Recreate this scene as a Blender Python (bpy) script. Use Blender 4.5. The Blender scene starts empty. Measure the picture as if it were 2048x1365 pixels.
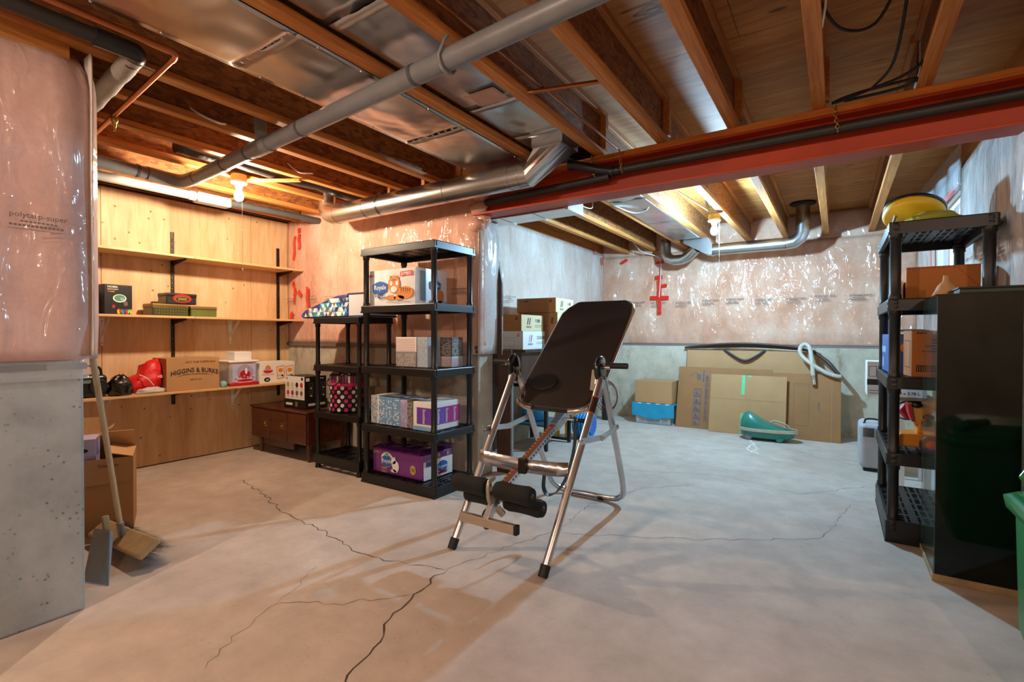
import bpy, math, random
from mathutils import Vector, Matrix, noise
random.seed(7)
R = math.radians
scene = bpy.context.scene
COL = scene.collection
# ---------------------------------------------------------------- camera
FPX = 985.0
yaw, pit, rol = R(33.4), R(-.75), R(.1)
f0 = Vector((-math.sin(yaw), math.cos(yaw), 0)); r0 = Vector((math.cos(yaw), math.sin(yaw), 0)); u0 = Vector((0, 0, 1))
f1 = f0*math.cos(pit)+u0*math.sin(pit); u1 = -f0*math.sin(pit)+u0*math.cos(pit)
r2 = r0*math.cos(rol)+u1*math.sin(rol); u2 = -r0*math.sin(rol)+u1*math.cos(rol)
cd = bpy.data.cameras.new('camera'); cam = bpy.data.objects.new('camera', cd); COL.objects.link(cam)
cd.sensor_width = 36; cd.lens = FPX/2048*36; cd.clip_start = .05
cam.matrix_world = Matrix(((r2.x, u2.x, -f1.x, 0), (r2.y, u2.y, -f1.y, 0), (r2.z, u2.z, -f1.z, 1.15), (0, 0, 0, 1)))
scene.camera = cam
# ---------------------------------------------------------------- world, exposure
w = bpy.data.worlds.new('daylight'); scene.world = w; w.use_nodes = True
w.node_tree.nodes['Background'].inputs[0].default_value = (.55, .78, 1, 1)
w.node_tree.nodes['Background'].inputs[1].default_value = 3.0
scene.view_settings.view_transform = 'Standard'; scene.view_settings.look = 'None'
scene.view_settings.gamma = 1; scene.view_settings.use_curve_mapping = False
scene.view_settings.exposure = -0.08
WARM = (1, .78, .56); COOL = (.37, .70, 1.0); SOFT = (1, .77, .60)
LAMPS = {'store': 2200, 'far': 5700, 'rear': 2300, 'rear_fill': 2100}

# ---------------------------------------------------------------- materials
MATS = {}
def nt(name):
    m = bpy.data.materials.new(name); m.use_nodes = True
    n = m.node_tree.nodes; return m, n, m.node_tree.links, n['Principled BSDF']
def lin(c):
    if isinstance(c, str):
        c = [int(c[i:i+2], 16)/255 for i in (0, 2, 4)]
    return tuple(((x/12.92) if x <= .04045 else ((x+.055)/1.055)**2.4) for x in c)+(1,)
def coord(n, l, scale=(1, 1, 1), rot=(0, 0, 0), kind='Object'):
    tc = n.new('ShaderNodeTexCoord'); mp = n.new('ShaderNodeMapping')
    mp.inputs['Scale'].default_value = scale; mp.inputs['Rotation'].default_value = rot
    l.new(tc.outputs[kind], mp.inputs[0]); return mp.outputs[0]
def nz(n, l, v, scale, detail=4, rough=.55, dist=0):
    t = n.new('ShaderNodeTexNoise'); t.inputs['Scale'].default_value = scale; t.inputs['Detail'].default_value = detail
    t.inputs['Roughness'].default_value = rough; t.inputs['Distortion'].default_value = dist
    l.new(v, t.inputs['Vector']); return t.outputs['Fac']
def ramp(n, l, fac, stops):
    r = n.new('ShaderNodeValToRGB'); e = r.color_ramp.elements
    while len(e) < len(stops): e.new(.5)
    for k, (p, c) in enumerate(stops): e[k].position = p; e[k].color = c if len(c) == 4 else tuple(c)+(1,)
    l.new(fac, r.inputs[0]); return r.outputs[0]
def mix(n, l, fac, a, b, mode='MIX'):
    x = n.new('ShaderNodeMix'); x.data_type = 'RGBA'; x.blend_type = mode
    for s, v in ((x.inputs[0], fac), (x.inputs[6], a), (x.inputs[7], b)):
        if hasattr(v, 'is_linked'): l.new(v, s)
        else: s.default_value = v
    return x.outputs[2]
def bumpn(n, l, h, strength, dist=.01):
    b = n.new('ShaderNodeBump'); b.inputs['Strength'].default_value = strength; b.inputs['Distance'].default_value = dist
    l.new(h, b.inputs['Height']); return b.outputs[0]
def mat(key, col, rough=.5, metal=0, var=.10, scale=9, bump=0, coat=0, emis=0, alpha=1, trans=0, stretch=(1, 1, 1), spec=.5):
    if key in MATS: return MATS[key]
    m, n, l, p = nt(key); c = lin(col)
    v = coord(n, l, stretch)
    f = nz(n, l, v, scale)
    lo = tuple(max(0, x*(1-var)) for x in c[:3])+(1,); hi = tuple(min(1, x*(1+var)) for x in c[:3])+(1,)
    l.new(ramp(n, l, f, [(.3, lo), (.7, hi)]), p.inputs['Base Color'])
    p.inputs['Roughness'].default_value = rough; p.inputs['Metallic'].default_value = metal
    p.inputs['Coat Weight'].default_value = coat; p.inputs['Coat Roughness'].default_value = .12
    p.inputs['Specular IOR Level'].default_value = spec
    p.inputs['Transmission Weight'].default_value = trans; p.inputs['Alpha'].default_value = alpha
    if bump: l.new(bumpn(n, l, nz(n, l, v, scale*6), bump), p.inputs['Normal'])
    if emis: p.inputs['Emission Color'].default_value = c; p.inputs['Emission Strength'].default_value = emis
    MATS[key] = m; return m
def concrete(key, a, b, c, pits=.35, stain=None, sc=1.0):
    m, n, l, p = nt(key); v = coord(n, l)
    big = nz(n, l, v, 1.3*sc, 5, .6, .4); mid = nz(n, l, v, 7*sc, 6, .65); fine = nz(n, l, v, 60*sc, 3)
    col = ramp(n, l, big, [(.28, lin(a)), (.52, lin(b)), (.75, lin(c))])
    col = mix(n, l, .35, col, ramp(n, l, mid, [(.3, (.35, .35, .35)), (.65, (1, 1, 1))]), 'MULTIPLY')
    vo = n.new('ShaderNodeTexVoronoi'); vo.inputs['Scale'].default_value = 38*sc; l.new(v, vo.inputs['Vector'])
    pm = ramp(n, l, vo.outputs['Distance'], [(.08, (1, 1, 1)), (.24, (0, 0, 0))])
    gate = ramp(n, l, nz(n, l, v, 9*sc), [(.46, (0, 0, 0)), (.56, (1, 1, 1))])
    pg = mix(n, l, 1.0, pm, gate, 'MULTIPLY')
    if pits:
        k = n.new('ShaderNodeMath'); k.operation = 'MULTIPLY'; k.inputs[1].default_value = pits; l.new(pg, k.inputs[0])
        col = mix(n, l, k.outputs[0], col, lin('4a4640'))
    if stain:
        s = ramp(n, l, nz(n, l, coord(n, l, (1.6, 1.6, .7)), 2.6, 6, .7, .5), [(.52, (0, 0, 0)), (.66, (.85, .85, .85))])
        col = mix(n, l, s, col, lin(stain))
    l.new(col, p.inputs['Base Color']); p.inputs['Roughness'].default_value = .8
    add = n.new('ShaderNodeMath'); add.operation = 'SUBTRACT'; l.new(mid, add.inputs[0]); l.new(pg, add.inputs[1])
    l.new(bumpn(n, l, add.outputs[0], .25, .006), p.inputs['Normal'])
    MATS[key] = m; return m
def wood(key, a, b, c, grain=(14, 1.2, 14), sc=3, rough=.6, knots=0, knotc='7a4a26', coat=0, kscale=3.2, band=0, krot=None):
    m, n, l, p = nt(key); v = coord(n, l, grain)
    g = nz(n, l, v, sc, 5, .6, .8)
    col = ramp(n, l, g, [(.30, lin(a)), (.5, lin(b)), (.72, lin(c))])
    if band:
        col = mix(n, l, .5, col, ramp(n, l, nz(n, l, coord(n, l, (1, .25, .25) if band == 1 else (.25, 1, .25) if band == 2 else (.25, .9, .04)), 2.6, 2), [(.35, (.62, .5, .4)), (.62, (1, 1, 1))]), 'MULTIPLY')
    if knots:
        vo = n.new('ShaderNodeTexVoronoi'); vo.inputs['Scale'].default_value = kscale; l.new(coord(n, l, knots, krot or (0, 0, 0)), vo.inputs['Vector'])
        if krot: vo.voronoi_dimensions = '2D'
        col = mix(n, l, ramp(n, l, vo.outputs['Distance'], [(.03 if krot else .045, (1, 1, 1)), (.06 if krot else .085, (0, 0, 0))]) if not krot else mix(n, l, 1.0, ramp(n, l, vo.outputs['Distance'], [(.03, (1, 1, 1)), (.055, (0, 0, 0))]), ramp(n, l, nz(n, l, coord(n, l), 2.3, 1), [(.46, (0, 0, 0)), (.54, (.9, .9, .9))]), 'MULTIPLY'), col, lin(knotc))
    l.new(col, p.inputs['Base Color']); p.inputs['Roughness'].default_value = rough; p.inputs['Coat Weight'].default_value = coat
    l.new(bumpn(n, l, g, .12, .003), p.inputs['Normal'])
    MATS[key] = m; return m
def osb(key, a, b, c, d):
    m, n, l, p = nt(key)
    v1 = coord(n, l, (34, 16, 40), (.4, 0, 0)); vo = n.new('ShaderNodeTexVoronoi'); vo.inputs['Scale'].default_value = 2.2
    ds = n.new('ShaderNodeMix'); ds.data_type = 'VECTOR'; ds.inputs[0].default_value = .35
    tn = n.new('ShaderNodeTexNoise'); tn.inputs['Scale'].default_value = 1.3; l.new(v1, tn.inputs['Vector'])
    l.new(v1, ds.inputs[4]); l.new(tn.outputs['Color'], ds.inputs[5]); l.new(ds.outputs[1], vo.inputs['Vector'])
    bw = n.new('ShaderNodeRGBToBW'); l.new(vo.outputs['Color'], bw.inputs[0])
    col = ramp(n, l, bw.outputs[0], [(.15, lin(a)), (.4, lin(b)), (.6, lin(c)), (.85, lin(d))])
    s = nz(n, l, coord(n, l, (30, 8, 60), (.5, .3, .2)), 2.2, 5, .7, 1.2)
    col = mix(n, l, .65, col, ramp(n, l, s, [(.3, (.42, .36, .32)), (.6, (1, 1, 1))]), 'MULTIPLY')
    l.new(col, p.inputs['Base Color']); p.inputs['Roughness'].default_value = .7
    l.new(bumpn(n, l, s, .2, .004), p.inputs['Normal']); MATS[key] = m; return m
def filmmat(key, a, b, c, bk=1.0):
    # pink glass-wool seen through a clear glossy vapour barrier
    m, n, l, p = nt(key)
    v = coord(n, l); f = nz(n, l, coord(n, l, (1, 1, .7)), 3.2, 6, .6, .2)
    col = ramp(n, l, f, [(.3, lin(a)), (.5, lin(b)), (.7, lin(c))])
    col = mix(n, l, .25, col, ramp(n, l, nz(n, l, v, 38, 4, .7), [(.35, (.72, .66, .62)), (.6, (1, 1, 1))]), 'MULTIPLY')
    l.new(col, p.inputs['Base Color']); p.inputs['Roughness'].default_value = .75
    p.inputs['Specular IOR Level'].default_value = .15
    p.inputs['Coat Weight'].default_value = 1; p.inputs['Coat Roughness'].default_value = .13; p.inputs['Coat IOR'].default_value = 1.5
    r1 = nz(n, l, coord(n, l, (2.2, 2.2, .9), (.2, .25, .1)), 2.0, 2, .45, .8); r2_ = nz(n, l, coord(n, l, (5, 5, 2.0), (.35, .3, .1)), 2.2, 3, .5, .9)
    ad = n.new('ShaderNodeMath'); ad.operation = 'MULTIPLY_ADD'; ad.inputs[1].default_value = .35; l.new(r2_, ad.inputs[0]); l.new(r1, ad.inputs[2])
    l.new(bumpn(n, l, ad.outputs[0], .9*bk, .09), p.inputs['Coat Normal'])
    l.new(bumpn(n, l, ad.outputs[0], .25, .04), p.inputs['Normal'])
    MATS[key] = m; return m
def metalmat(key, col, rough=.3, bump=.3, sc=2.5, stretch=(1, 1, 1), dist=.02, var=.15):
    m, n, l, p = nt(key); v = coord(n, l, stretch); c = lin(col)
    f = nz(n, l, v, sc, 3, .5, .5)
    l.new(ramp(n, l, f, [(.3, tuple(x*(1-var) for x in c[:3])), (.7, tuple(min(1, x*(1+var)) for x in c[:3]))]), p.inputs['Base Color'])
    p.inputs['Metallic'].default_value = 1; p.inputs['Roughness'].default_value = rough
    if bump: l.new(bumpn(n, l, f, bump, dist), p.inputs['Normal'])
    MATS[key] = m; return m

# ---------------------------------------------------------------- mesh builder (world coordinates)
ORG = {}
def V(*a): return Vector(a)
class B:
    def __init__(s): s.v = []; s.f = []; s.sm = []
    def add(s, vs, fs, smooth=False):
        o = len(s.v); s.v += [Vector(p) for p in vs]
        for f in fs: s.f.append([i+o for i in f]); s.sm.append(smooth)
        return s
    def box(s, x0, x1, y0, y1, z0, z1, mtx=None):
        vs = [Vector((x, y, z)) for z in (z0, z1) for x, y in ((x0, y0), (x1, y0), (x1, y1), (x0, y1))]
        if mtx: vs = [mtx @ p for p in vs]
        return s.add(vs, [(3, 2, 1, 0), (4, 5, 6, 7), (0, 1, 5, 4), (1, 2, 6, 5), (2, 3, 7, 6), (3, 0, 4, 7)])
    def bar(s, a, b, w, h, up=(0, 0, 1)):
        a = Vector(a); b = Vector(b); d = (b-a).normalized(); r = d.cross(Vector(up))
        r = r.normalized() if r.length > 1e-4 else d.cross(Vector((1, 0, 0))).normalized()
        u = r.cross(d).normalized(); r = r*w/2; u = u*h/2
        vs = [a-r-u, a+r-u, a+r+u, a-r+u, b-r-u, b+r-u, b+r+u, b-r+u]
        return s.add(vs, [(0, 1, 2, 3), (7, 6, 5, 4), (0, 4, 5, 1), (1, 5, 6, 2), (2, 6, 7, 3), (3, 7, 4, 0)])
    def tube(s, pts, r, n=10, closed=False, caps=True):
        pts = [Vector(p) for p in pts]; m = len(pts); rs = r if isinstance(r, (list, tuple)) else [r]*m
        ref = None; rings = []
        for i, p in enumerate(pts):
            a = pts[(i-1) % m] if (closed or i > 0) else p; b = pts[(i+1) % m] if (closed or i < m-1) else p
            d = (b-a).normalized()
            if ref is None:
                ref = d.cross(Vector((0, 0, 1)))
                if ref.length < .05: ref = d.cross(Vector((1, 0, 0)))
            ref = (ref-d*ref.dot(d)); ref.normalize(); q = d.cross(ref)
            rings.append([p+(ref*math.cos(t)+q*math.sin(t))*rs[i] for t in (2*math.pi*k/n for k in range(n))])
        vs = [p for g in rings for p in g]; fs = []
        for i in range(m if closed else m-1):
            j = (i+1) % m
            for k in range(n): fs.append((i*n+k, i*n+(k+1) % n, j*n+(k+1) % n, j*n+k))
        s.add(vs, fs, True)
        if caps and not closed:
            s.add(rings[0], [tuple(range(n))[::-1]]); s.add(rings[-1], [tuple(range(n))])
        return s
    def cyl(s, a, b, r0, r1=None, n=16): return s.tube([a, b], [r0, r0 if r1 is None else r1], n)
    def lathe(s, prof, c, n=20, axis='z', caps=True):
        c = Vector(c); vs = []; fs = []
        for r, h in prof:
            for k in range(n):
                t = 2*math.pi*k/n; a, b = r*math.cos(t), r*math.sin(t)
                vs.append(c+(Vector((a, b, h)) if axis == 'z' else Vector((h, a, b)) if axis == 'x' else Vector((b, h, a))))
        for i in range(len(prof)-1):
            for k in range(n): fs.append((i*n+k, i*n+(k+1) % n, (i+1)*n+(k+1) % n, (i+1)*n+k))
        s.add(vs, fs, True)
        if caps:
            m = (len(prof)-1)*n
            if prof[0][0] > 1e-5: s.add(vs[:n], [tuple(range(n))[::-1]])
            if prof[-1][0] > 1e-5: s.add(vs[m:], [tuple(range(n))])
        return s
    def prism(s, poly, lift, fn):
        n = len(poly); a = [fn(p[0], p[1], lift[0]) for p in poly]; b = [fn(p[0], p[1], lift[1]) for p in poly]
        return s.add(a+b, [tuple(range(n))[::-1], tuple(range(n, 2*n))]+[(k, (k+1) % n, n+(k+1) % n, n+k) for k in range(n)])
    def grid(s, fn, nu, nv, smooth=True):
        vs = [fn(i/nu, j/nv) for j in range(nv+1) for i in range(nu+1)]
        return s.add(vs, [(j*(nu+1)+i, j*(nu+1)+i+1, (j+1)*(nu+1)+i+1, (j+1)*(nu+1)+i) for j in range(nv) for i in range(nu)], smooth)
    def ball(s, c, rx, ry=None, rz=None, n=14, m=9, fn=None):
        c = Vector(c); ry = ry or rx; rz = rz or rx; vs = []
        for j in range(m+1):
            ph = math.pi*j/m
            for k in range(n):
                t = 2*math.pi*k/n; q = Vector((math.sin(ph)*math.cos(t), math.sin(ph)*math.sin(t), -math.cos(ph)))
                if fn: q = q*fn(q)
                vs.append(c+Vector((q.x*rx, q.y*ry, q.z*rz)))
        return s.add(vs, [(j*n+k, j*n+(k+1) % n, (j+1)*n+(k+1) % n, (j+1)*n+k) for j in range(m) for k in range(n)], True)
    def xf(s, m): s.v = [m @ p for p in s.v]; return s
    def obj(s, name, material, parent=None, bev=0, seg=2, smooth=None, org=None):
        me = bpy.data.meshes.new(name)
        if parent is not None: o3 = ORG[parent.name]
        elif org is not None: o3 = Vector(org)
        else:
            xs = [p.x for p in s.v]; ys = [p.y for p in s.v]; o3 = Vector(((min(xs)+max(xs))/2, (min(ys)+max(ys))/2, min(p.z for p in s.v)))
        me.from_pydata([p-o3 for p in s.v], [], s.f)
        me.polygons.foreach_set('use_smooth', [True]*len(s.f) if smooth else s.sm)
        if material is not None: me.materials.append(material)
        me.update(); o = bpy.data.objects.new(name, me); COL.objects.link(o)
        if parent is not None: o.parent = parent
        else: o.location = o3
        ORG[o.name] = o3
        if bev:
            b = o.modifiers.new('bevel', 'BEVEL'); b.width = bev; b.segments = seg; b.limit_method = 'ANGLE'; b.angle_limit = R(40)
        return o
def tag(o, label, cat, group=None):
    o['label'] = label; o['category'] = cat
    if group: o['group'] = group
    return o
def struct(o): o['kind'] = 'structure'; return o
def thing(name, label, cat, loc, group=None):
    o = bpy.data.objects.new(name, None); COL.objects.link(o); o.location = loc; o.empty_display_size = .05
    ORG[o.name] = Vector(loc); return tag(o, label, cat, group)
def rotz(c, a): c = Vector(c); return Matrix.Translation(c) @ Matrix.Rotation(a, 4, 'Z') @ Matrix.Translation(-c)
def spline(pts, n=6, closed=False):
    P = [Vector(p) for p in pts]; m = len(P); out = []
    for i in range(m if closed else m-1):
        a = P[(i-1) % m] if (closed or i > 0) else P[0]*2-P[1]; b = P[i]; c = P[(i+1) % m]; d = P[(i+2) % m] if (closed or i < m-2) else P[-1]*2-P[-2]
        for k in range(n):
            t = k/n; out.append(.5*((2*b)+(c-a)*t+(2*a-5*b+4*c-d)*t*t+(3*b-a-3*c+d)*t**3))
    if not closed: out.append(P[-1])
    return out
_T = {}
def glyphs(s, bold=0):
    k = (s, bold)
    if k not in _T:
        cu = bpy.data.curves.new('t', 'FONT'); cu.body = s; cu.size = 1; cu.resolution_u = 2; cu.offset = bold
        o = bpy.data.objects.new('t', cu); me = bpy.data.meshes.new_from_object(o)
        _T[k] = ([v.co.copy() for v in me.vertices], [tuple(p.vertices) for p in me.polygons])
        bpy.data.objects.remove(o); bpy.data.curves.remove(cu); bpy.data.meshes.remove(me)
    return _T[k]
class Face:
    """printed marks lying on one flat face: o = lower-left corner, r = right, u = up (unit vectors)"""
    def __init__(s, parent, o, r, u, eps=.0012, name='print'):
        s.p = parent; s.o = Vector(o); s.r = Vector(r).normalized(); s.u = Vector(u).normalized(); s.n = s.r.cross(s.u); s.e = eps; s.m = {}; s.k = 0; s.name = name
    def pt(s, x, y, lift=1): return s.o+s.r*x+s.u*y+s.n*s.e*lift
    def _b(s, m, lay):
        return s.m.setdefault((m.name, lay), (m, B()))[1]
    def poly(s, pts, m, lay=1): s._b(m, lay).add([s.pt(x, y, lay) for x, y in pts], [tuple(range(len(pts)))]); return s
    def rect(s, x0, y0, x1, y1, m, lay=1): return s.poly([(x0, y0), (x1, y0), (x1, y1), (x0, y1)], m, lay)
    def frame(s, x0, y0, x1, y1, t, m, lay=1):
        s.rect(x0, y0, x1, y0+t, m, lay); s.rect(x0, y1-t, x1, y1, m, lay); s.rect(x0, y0, x0+t, y1, m, lay); return s.rect(x1-t, y0, x1, y1, m, lay)
    def ell(s, cx, cy, rx, ry, m, lay=1, n=18): return s.poly([(cx+rx*math.cos(2*math.pi*k/n), cy+ry*math.sin(2*math.pi*k/n)) for k in range(n)], m, lay)
    def text(s, t, x, y, h, m, al='L', bold=.008, lay=2, ang=0, sx=1, arc=0):
        vs, fs = glyphs(t, bold)
        if not vs: return s
        k = h/.72; w = max(v.x for v in vs); off = {'L': 0, 'C': -w/2, 'R': -w}[al]; ca, sa = math.cos(ang), math.sin(ang); out = []
        for v in vs:
            a, b = (v.x+off)*k*sx, v.y*k
            if arc: b += arc*(1-(2*(v.x/w)-1)**2)
            out.append(s.pt(x+a*ca-b*sa, y+a*sa+b*ca, lay))
        s._b(m, lay).add(out, fs); return s
    def done(s):
        for (nm, lay), (m, b) in s.m.items(): b.obj(s.name, m, s.p)['kind'] = 'stuff'
        s.m = {}
def faces(x0, x1, y0, y1, z0, z1, parent, mtx=None):
    """Face frames for the south (-y), east (+x), top, west, north sides of a box"""
    M_ = mtx or Matrix.Identity(4); r3 = M_.to_3x3()
    mk = lambda o, r, u: Face(parent, M_ @ Vector(o), r3 @ Vector(r), r3 @ Vector(u))
    return {'S': mk((x0, y0, z0), (1, 0, 0), (0, 0, 1)), 'E': mk((x1, y0, z0), (0, 1, 0), (0, 0, 1)), 'T': mk((x0, y0, z1), (1, 0, 0), (0, 1, 0)),
            'W': mk((x0, y1, z0), (0, -1, 0), (0, 0, 1)), 'N': mk((x1, y1, z0), (-1, 0, 0), (0, 0, 1))}
def carton(name, label, x0, x1, y0, y1, z0, z1, m, ang=0, cat='box', group=None, tape=None, seam='x', flap=True):
    """closed carton: body, two top flaps meeting at a seam, optional tape; returns thing, faces"""
    c = ((x0+x1)/2, (y0+y1)/2, z0); t = thing(name, label, cat, c, group); mx = rotz(c, ang)
    th = .004 if flap else 0
    body = B().box(x0, x1, y0, y1, z0, z1-th, mx).obj('body', m, t, .003)
    if flap:
        if seam == 'x':
            ym = (y0+y1)/2
            B().box(x0, x1, y0, ym-.0015, z1-th, z1, mx).obj('flap', m, t, .001); B().box(x0, x1, ym+.0015, y1, z1-th, z1, mx).obj('flap', m, t, .001)
            if tape: B().box(x0-.0008, x1+.0008, ym-.024, ym+.024, z1, z1+.0008, mx).obj('tape', tape, t)
        else:
            xm = (x0+x1)/2
            B().box(x0, xm-.0015, y0, y1, z1-th, z1, mx).obj('flap', m, t, .001); B().box(xm+.0015, x1, y0, y1, z1-th, z1, mx).obj('flap', m, t, .001)
            if tape: B().box(xm-.024, xm+.024, y0-.0008, y1+.0008, z1, z1+.0008, mx).obj('tape', tape, t)
    return t, faces(x0, x1, y0, y1, z0, z1, body, mx)
PI = math.pi
# ================================================================= materials used
concrete('floor_concrete', 'bcab9d', 'cabbad', 'd5c9bd', .06, None, .8)
concrete('wall_concrete', '959b9a', 'abb2b2', 'bcc4c4', .75, None)
concrete('far_concrete', 'b3a68e', 'c8bda6', 'd6ccb8', .3, '86745a')
concrete('partition_concrete', 'a39684', 'bfb4a2', 'cdc5b6', .25, '8d7d68')
wood('plywood_wall', 'd3ab7c', 'dfbb8e', 'e9cca6', (6, 6, .7), 3, .6, (1, 1, 1), '7d4a24', 0, 5.5, 3, (0, PI/2, 0))
wood('plywood_floor', 'a4662a', 'bc7d3a', 'cf964f', (1.1, 7, 7), 3, .7, (.6, 1.8, 1), '6e4626', 0, 2.6, 2)
wood('lumber', 'a25a22', 'bc7634', 'd0924c', (20, .9, 20), 2.4, .65, (4, .5, 4), '7a431c', 0, 2.0)
wood('plate_wood', 'ab5a1c', 'c47028', 'd68636', (.9, 18, 18), 2.4, .65, (.6, 4, 4), '6b3313', 0, 2.0)
osb('osb', '744220', '925a2a', 'a66a32', '80491f')
wood('shelf_board', 'cfa069', 'd9ad78', 'e2bc8c', (16, 1.0, 16), 3, .5)
wood('walnut', '3d1d12', '552a1a', '66341f', (2, 12, 12), 2, .3, 0, '', .35)
wood('dark_panel', '2e1a12', '3d241a', '4a2d20', (10, 10, .8), 2, .45)
wood('stick_wood', 'a98f6c', 'bda580', 'c9b28e', (10, 10, 1), 3, .6)
filmmat('pink_film', 'c8937c', 'd8a995', 'e4bfae')
filmmat('pink_film_far', 'c2886a', 'd4a286', 'e0baa2')
filmmat('pink_film_left', 'c09c93', 'cdaba2', 'd8bbb3')
filmmat('pale_film', 'b3a59c', 'c2b8b1', 'cfc9c5', .35); filmmat('tan_film', 'c0a695', 'cdb6a7', 'd9c8bc', .4)
metalmat('galvanised', 'c2c4c4', .27, .12, 3, (1, 1, 1), .01)
metalmat('foil', 'c4bdb6', .24, .55, 1.6, (1, .7, 1), .05, .08)
metalmat('aluminium', 'cdcdd0', .30, .02, 4); metalmat('chrome', 'd0d0d0', .14, 0, 4); metalmat('copper', 'b8734a', .32, .05, 6)
metalmat('dark_metal', '4a443c', .45, .05, 8); metalmat('brass', 'b99a55', .3, .05, 9)
mat('pvc_grey', '777a7d', .38); mat('pvc_dark', '4a4d4e', .45); mat('pvc_light', 'a9adaa', .4); mat('black_foam', '1d1c1b', .8, bump=.1)
mat('black_plastic', '17191b', .33, var=.15); mat('rubber', '141414', .6); mat('rack_black', '101214', .36, var=.12, scale=4)
mat('rack_brown', '141211', .42, var=.12, scale=4)
mat('beam_red', 'ae3a14', .45, var=.12, scale=3); mat('black_pipe', '26221f', .5)
mat('cable_white', 'd6cfc4', .5); mat('cable_black', '161616', .5); mat('cable_blue', '1a8fe0', .4)
mat('tape_red', 'e02a18', .3, coat=.5); mat('tape_dark', '3a3634', .35, coat=.4); mat('tape_clear', 'b59a72', .3, coat=.5)
mat('card', 'b58a5c', .8, var=.06, scale=5); mat('card_dark', '9a6c40', .8, var=.07, scale=5); mat('card_light', 'c79c6a', .8, var=.06)
mat('card_tan', 'd6c094', .75, var=.05); mat('card_orange', 'b86f30', .8, var=.06)
mat('white', 'e6e3de', .5, var=.03); mat('grey_white', 'c9c9cc', .55, var=.04); mat('black', '121212', .45); mat('ink', '2b2520', .7); mat('ink_blue', '36567e', .7)
mat('print_grey', '6d5e57', .7); mat('red', 'd21c1c', .45); mat('crimson', 'b3122a', .5); mat('blue', '2560a8', .4); mat('navy', '22306a', .5); mat('sky', '7fb2d8', .5)
mat('teal', '2f9a8c', .4, var=.12, scale=3); mat('green_vac', '2a7f70', .32, var=.25, scale=3, coat=.3); mat('cyan_lid', '1f93b8', .35); mat('yellow', 'e0b81e', .45, var=.15)
mat('gold', 'b89a4a', .4); mat('orange', 'e08a1e', .38, var=.12); mat('purple', '6a1f78', .3, coat=.6, var=.15, scale=4); mat('violet', '5a48b0', .35)
mat('pink', 'd81b6c', .5); mat('magenta', 'a8247c', .45); mat('green_bin', '0f7a3c', .3, var=.1); mat('green_tape', '5cc78a', .5)
mat('lav', 'b9b4d8', .5); mat('tan_brush', 'a88f66', .75, var=.2); mat('bristle', '16181a', .9)
mat('green_tin', '5d6b2c', .3, coat=.4); mat('gold_tin', '8a7040', .35, metal=.4); mat('cloth_teal', '7fb8ae', .9); mat('vinyl', '221a17', .42, var=.2, scale=3)
mat('film_clear', 'd9dee2', .15, alpha=.28, coat=1); mat('clear_plastic', 'cfd6da', .2, alpha=.45, coat=.6)
mat('crack', '4b4038', .95); mat('crack_soft', '85766a', .95); mat('porcelain', 'e9e4d8', .3, coat=.5); mat('yellow_box', 'd8b45a', .5)
mat('steel_grey', '8c9296', .4, metal=.6); mat('case_grey', 'b0b2b6', .5); mat('hose_white', 'b9b2a4', .5); mat('hose_brown', '3e2c22', .5)
G = MATS
PI = math.pi
ZJ = 2.34          # underside of the joists
JD = .302          # joist depth

# ================================================================= floor
fl = struct(B().box(-5.3, 2.6, -3.4, 7.4, -.12, 0).obj('floor', G['floor_concrete'], org=(0, 0, 0)))
def crack(pts, w, m, name='crack', seed=1):
    rnd = random.Random(seed); P = []
    for a, b in zip(pts, pts[1:]):
        a = V(*a, 0); b = V(*b, 0); n = max(2, int((b-a).length/.035))
        for k in range(n):
            q = a.lerp(b, k/n); d = (b-a).normalized(); P.append(q+V(-d.y, d.x, 0)*rnd.uniform(-.017, .017))
    P.append(V(*pts[-1], 0)); vs = []; fs = []
    for i, p in enumerate(P):
        d = (P[min(i+1, len(P)-1)]-P[max(i-1, 0)]).normalized(); s = V(-d.y, d.x, 0)*w*rnd.uniform(.3, 1)*(.3 if i in (0, len(P)-1) else 1)
        vs += [p+s+V(0, 0, .0006), p-s+V(0, 0, .0006)]
        if i: fs.append((2*i-2, 2*i-1, 2*i+1, 2*i))
    return B().add(vs, fs).obj(name, m, fl)
crack([(-3.924, 2.053), (-3.5, 1.98), (-3.034, 1.845), (-2.528, 1.785), (-2.067, 1.697), (-1.8, 1.76), (-1.589, 1.818)], .004, G['crack'], seed=1)
crack([(-1.589, 1.818), (-1.545, 1.569), (-1.484, 1.34), (-1.389, 1.184), (-1.326, 1.0), (-1.25, .75)], .0045, G['crack'], seed=2)
crack([(-1.589, 1.818), (-1.493, 2.151), (-1.352, 2.568), (-1.383, 3.06), (-1.2, 3.6), (-.9, 3.9)], .003, G['crack_soft'], seed=3)
crack([(-1.3, 2.55), (-1.174, 2.599), (-.631, 2.878), (-.069, 3.252), (.085, 4.038)], .0028, G['crack_soft'], seed=4)
crack([(-1.56, 1.57), (-1.75, 1.35), (-1.98, 1.2), (-1.92, 1.0), (-1.8, .82)], .0028, G['crack_soft'], seed=5)
crack([(-1.98, 1.2), (-2.15, 1.5)], .002, G['crack_soft'], seed=6)
crack([(-1.5, 4.0), (-.8, 4.3), (-.2, 4.1), (.2, 4.6)], .0025, G['crack_soft'], seed=8)
mat('efflorescence', 'e4e0da', .9)
crack([(-.80, 5.98), (-.72, 5.72), (-.75, 5.45), (-.62, 5.25)], .014, G['efflorescence'] if False else MATS['efflorescence'], 'lime_stain', 21); crack([(-.74, 5.8), (-.66, 5.5), (-.70, 5.3)], .010, MATS['efflorescence'], 'lime_stain', 22); crack([(.05, 5.4), (.35, 5.3)], .008, MATS['efflorescence'], 'lime_stain', 23)
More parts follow.
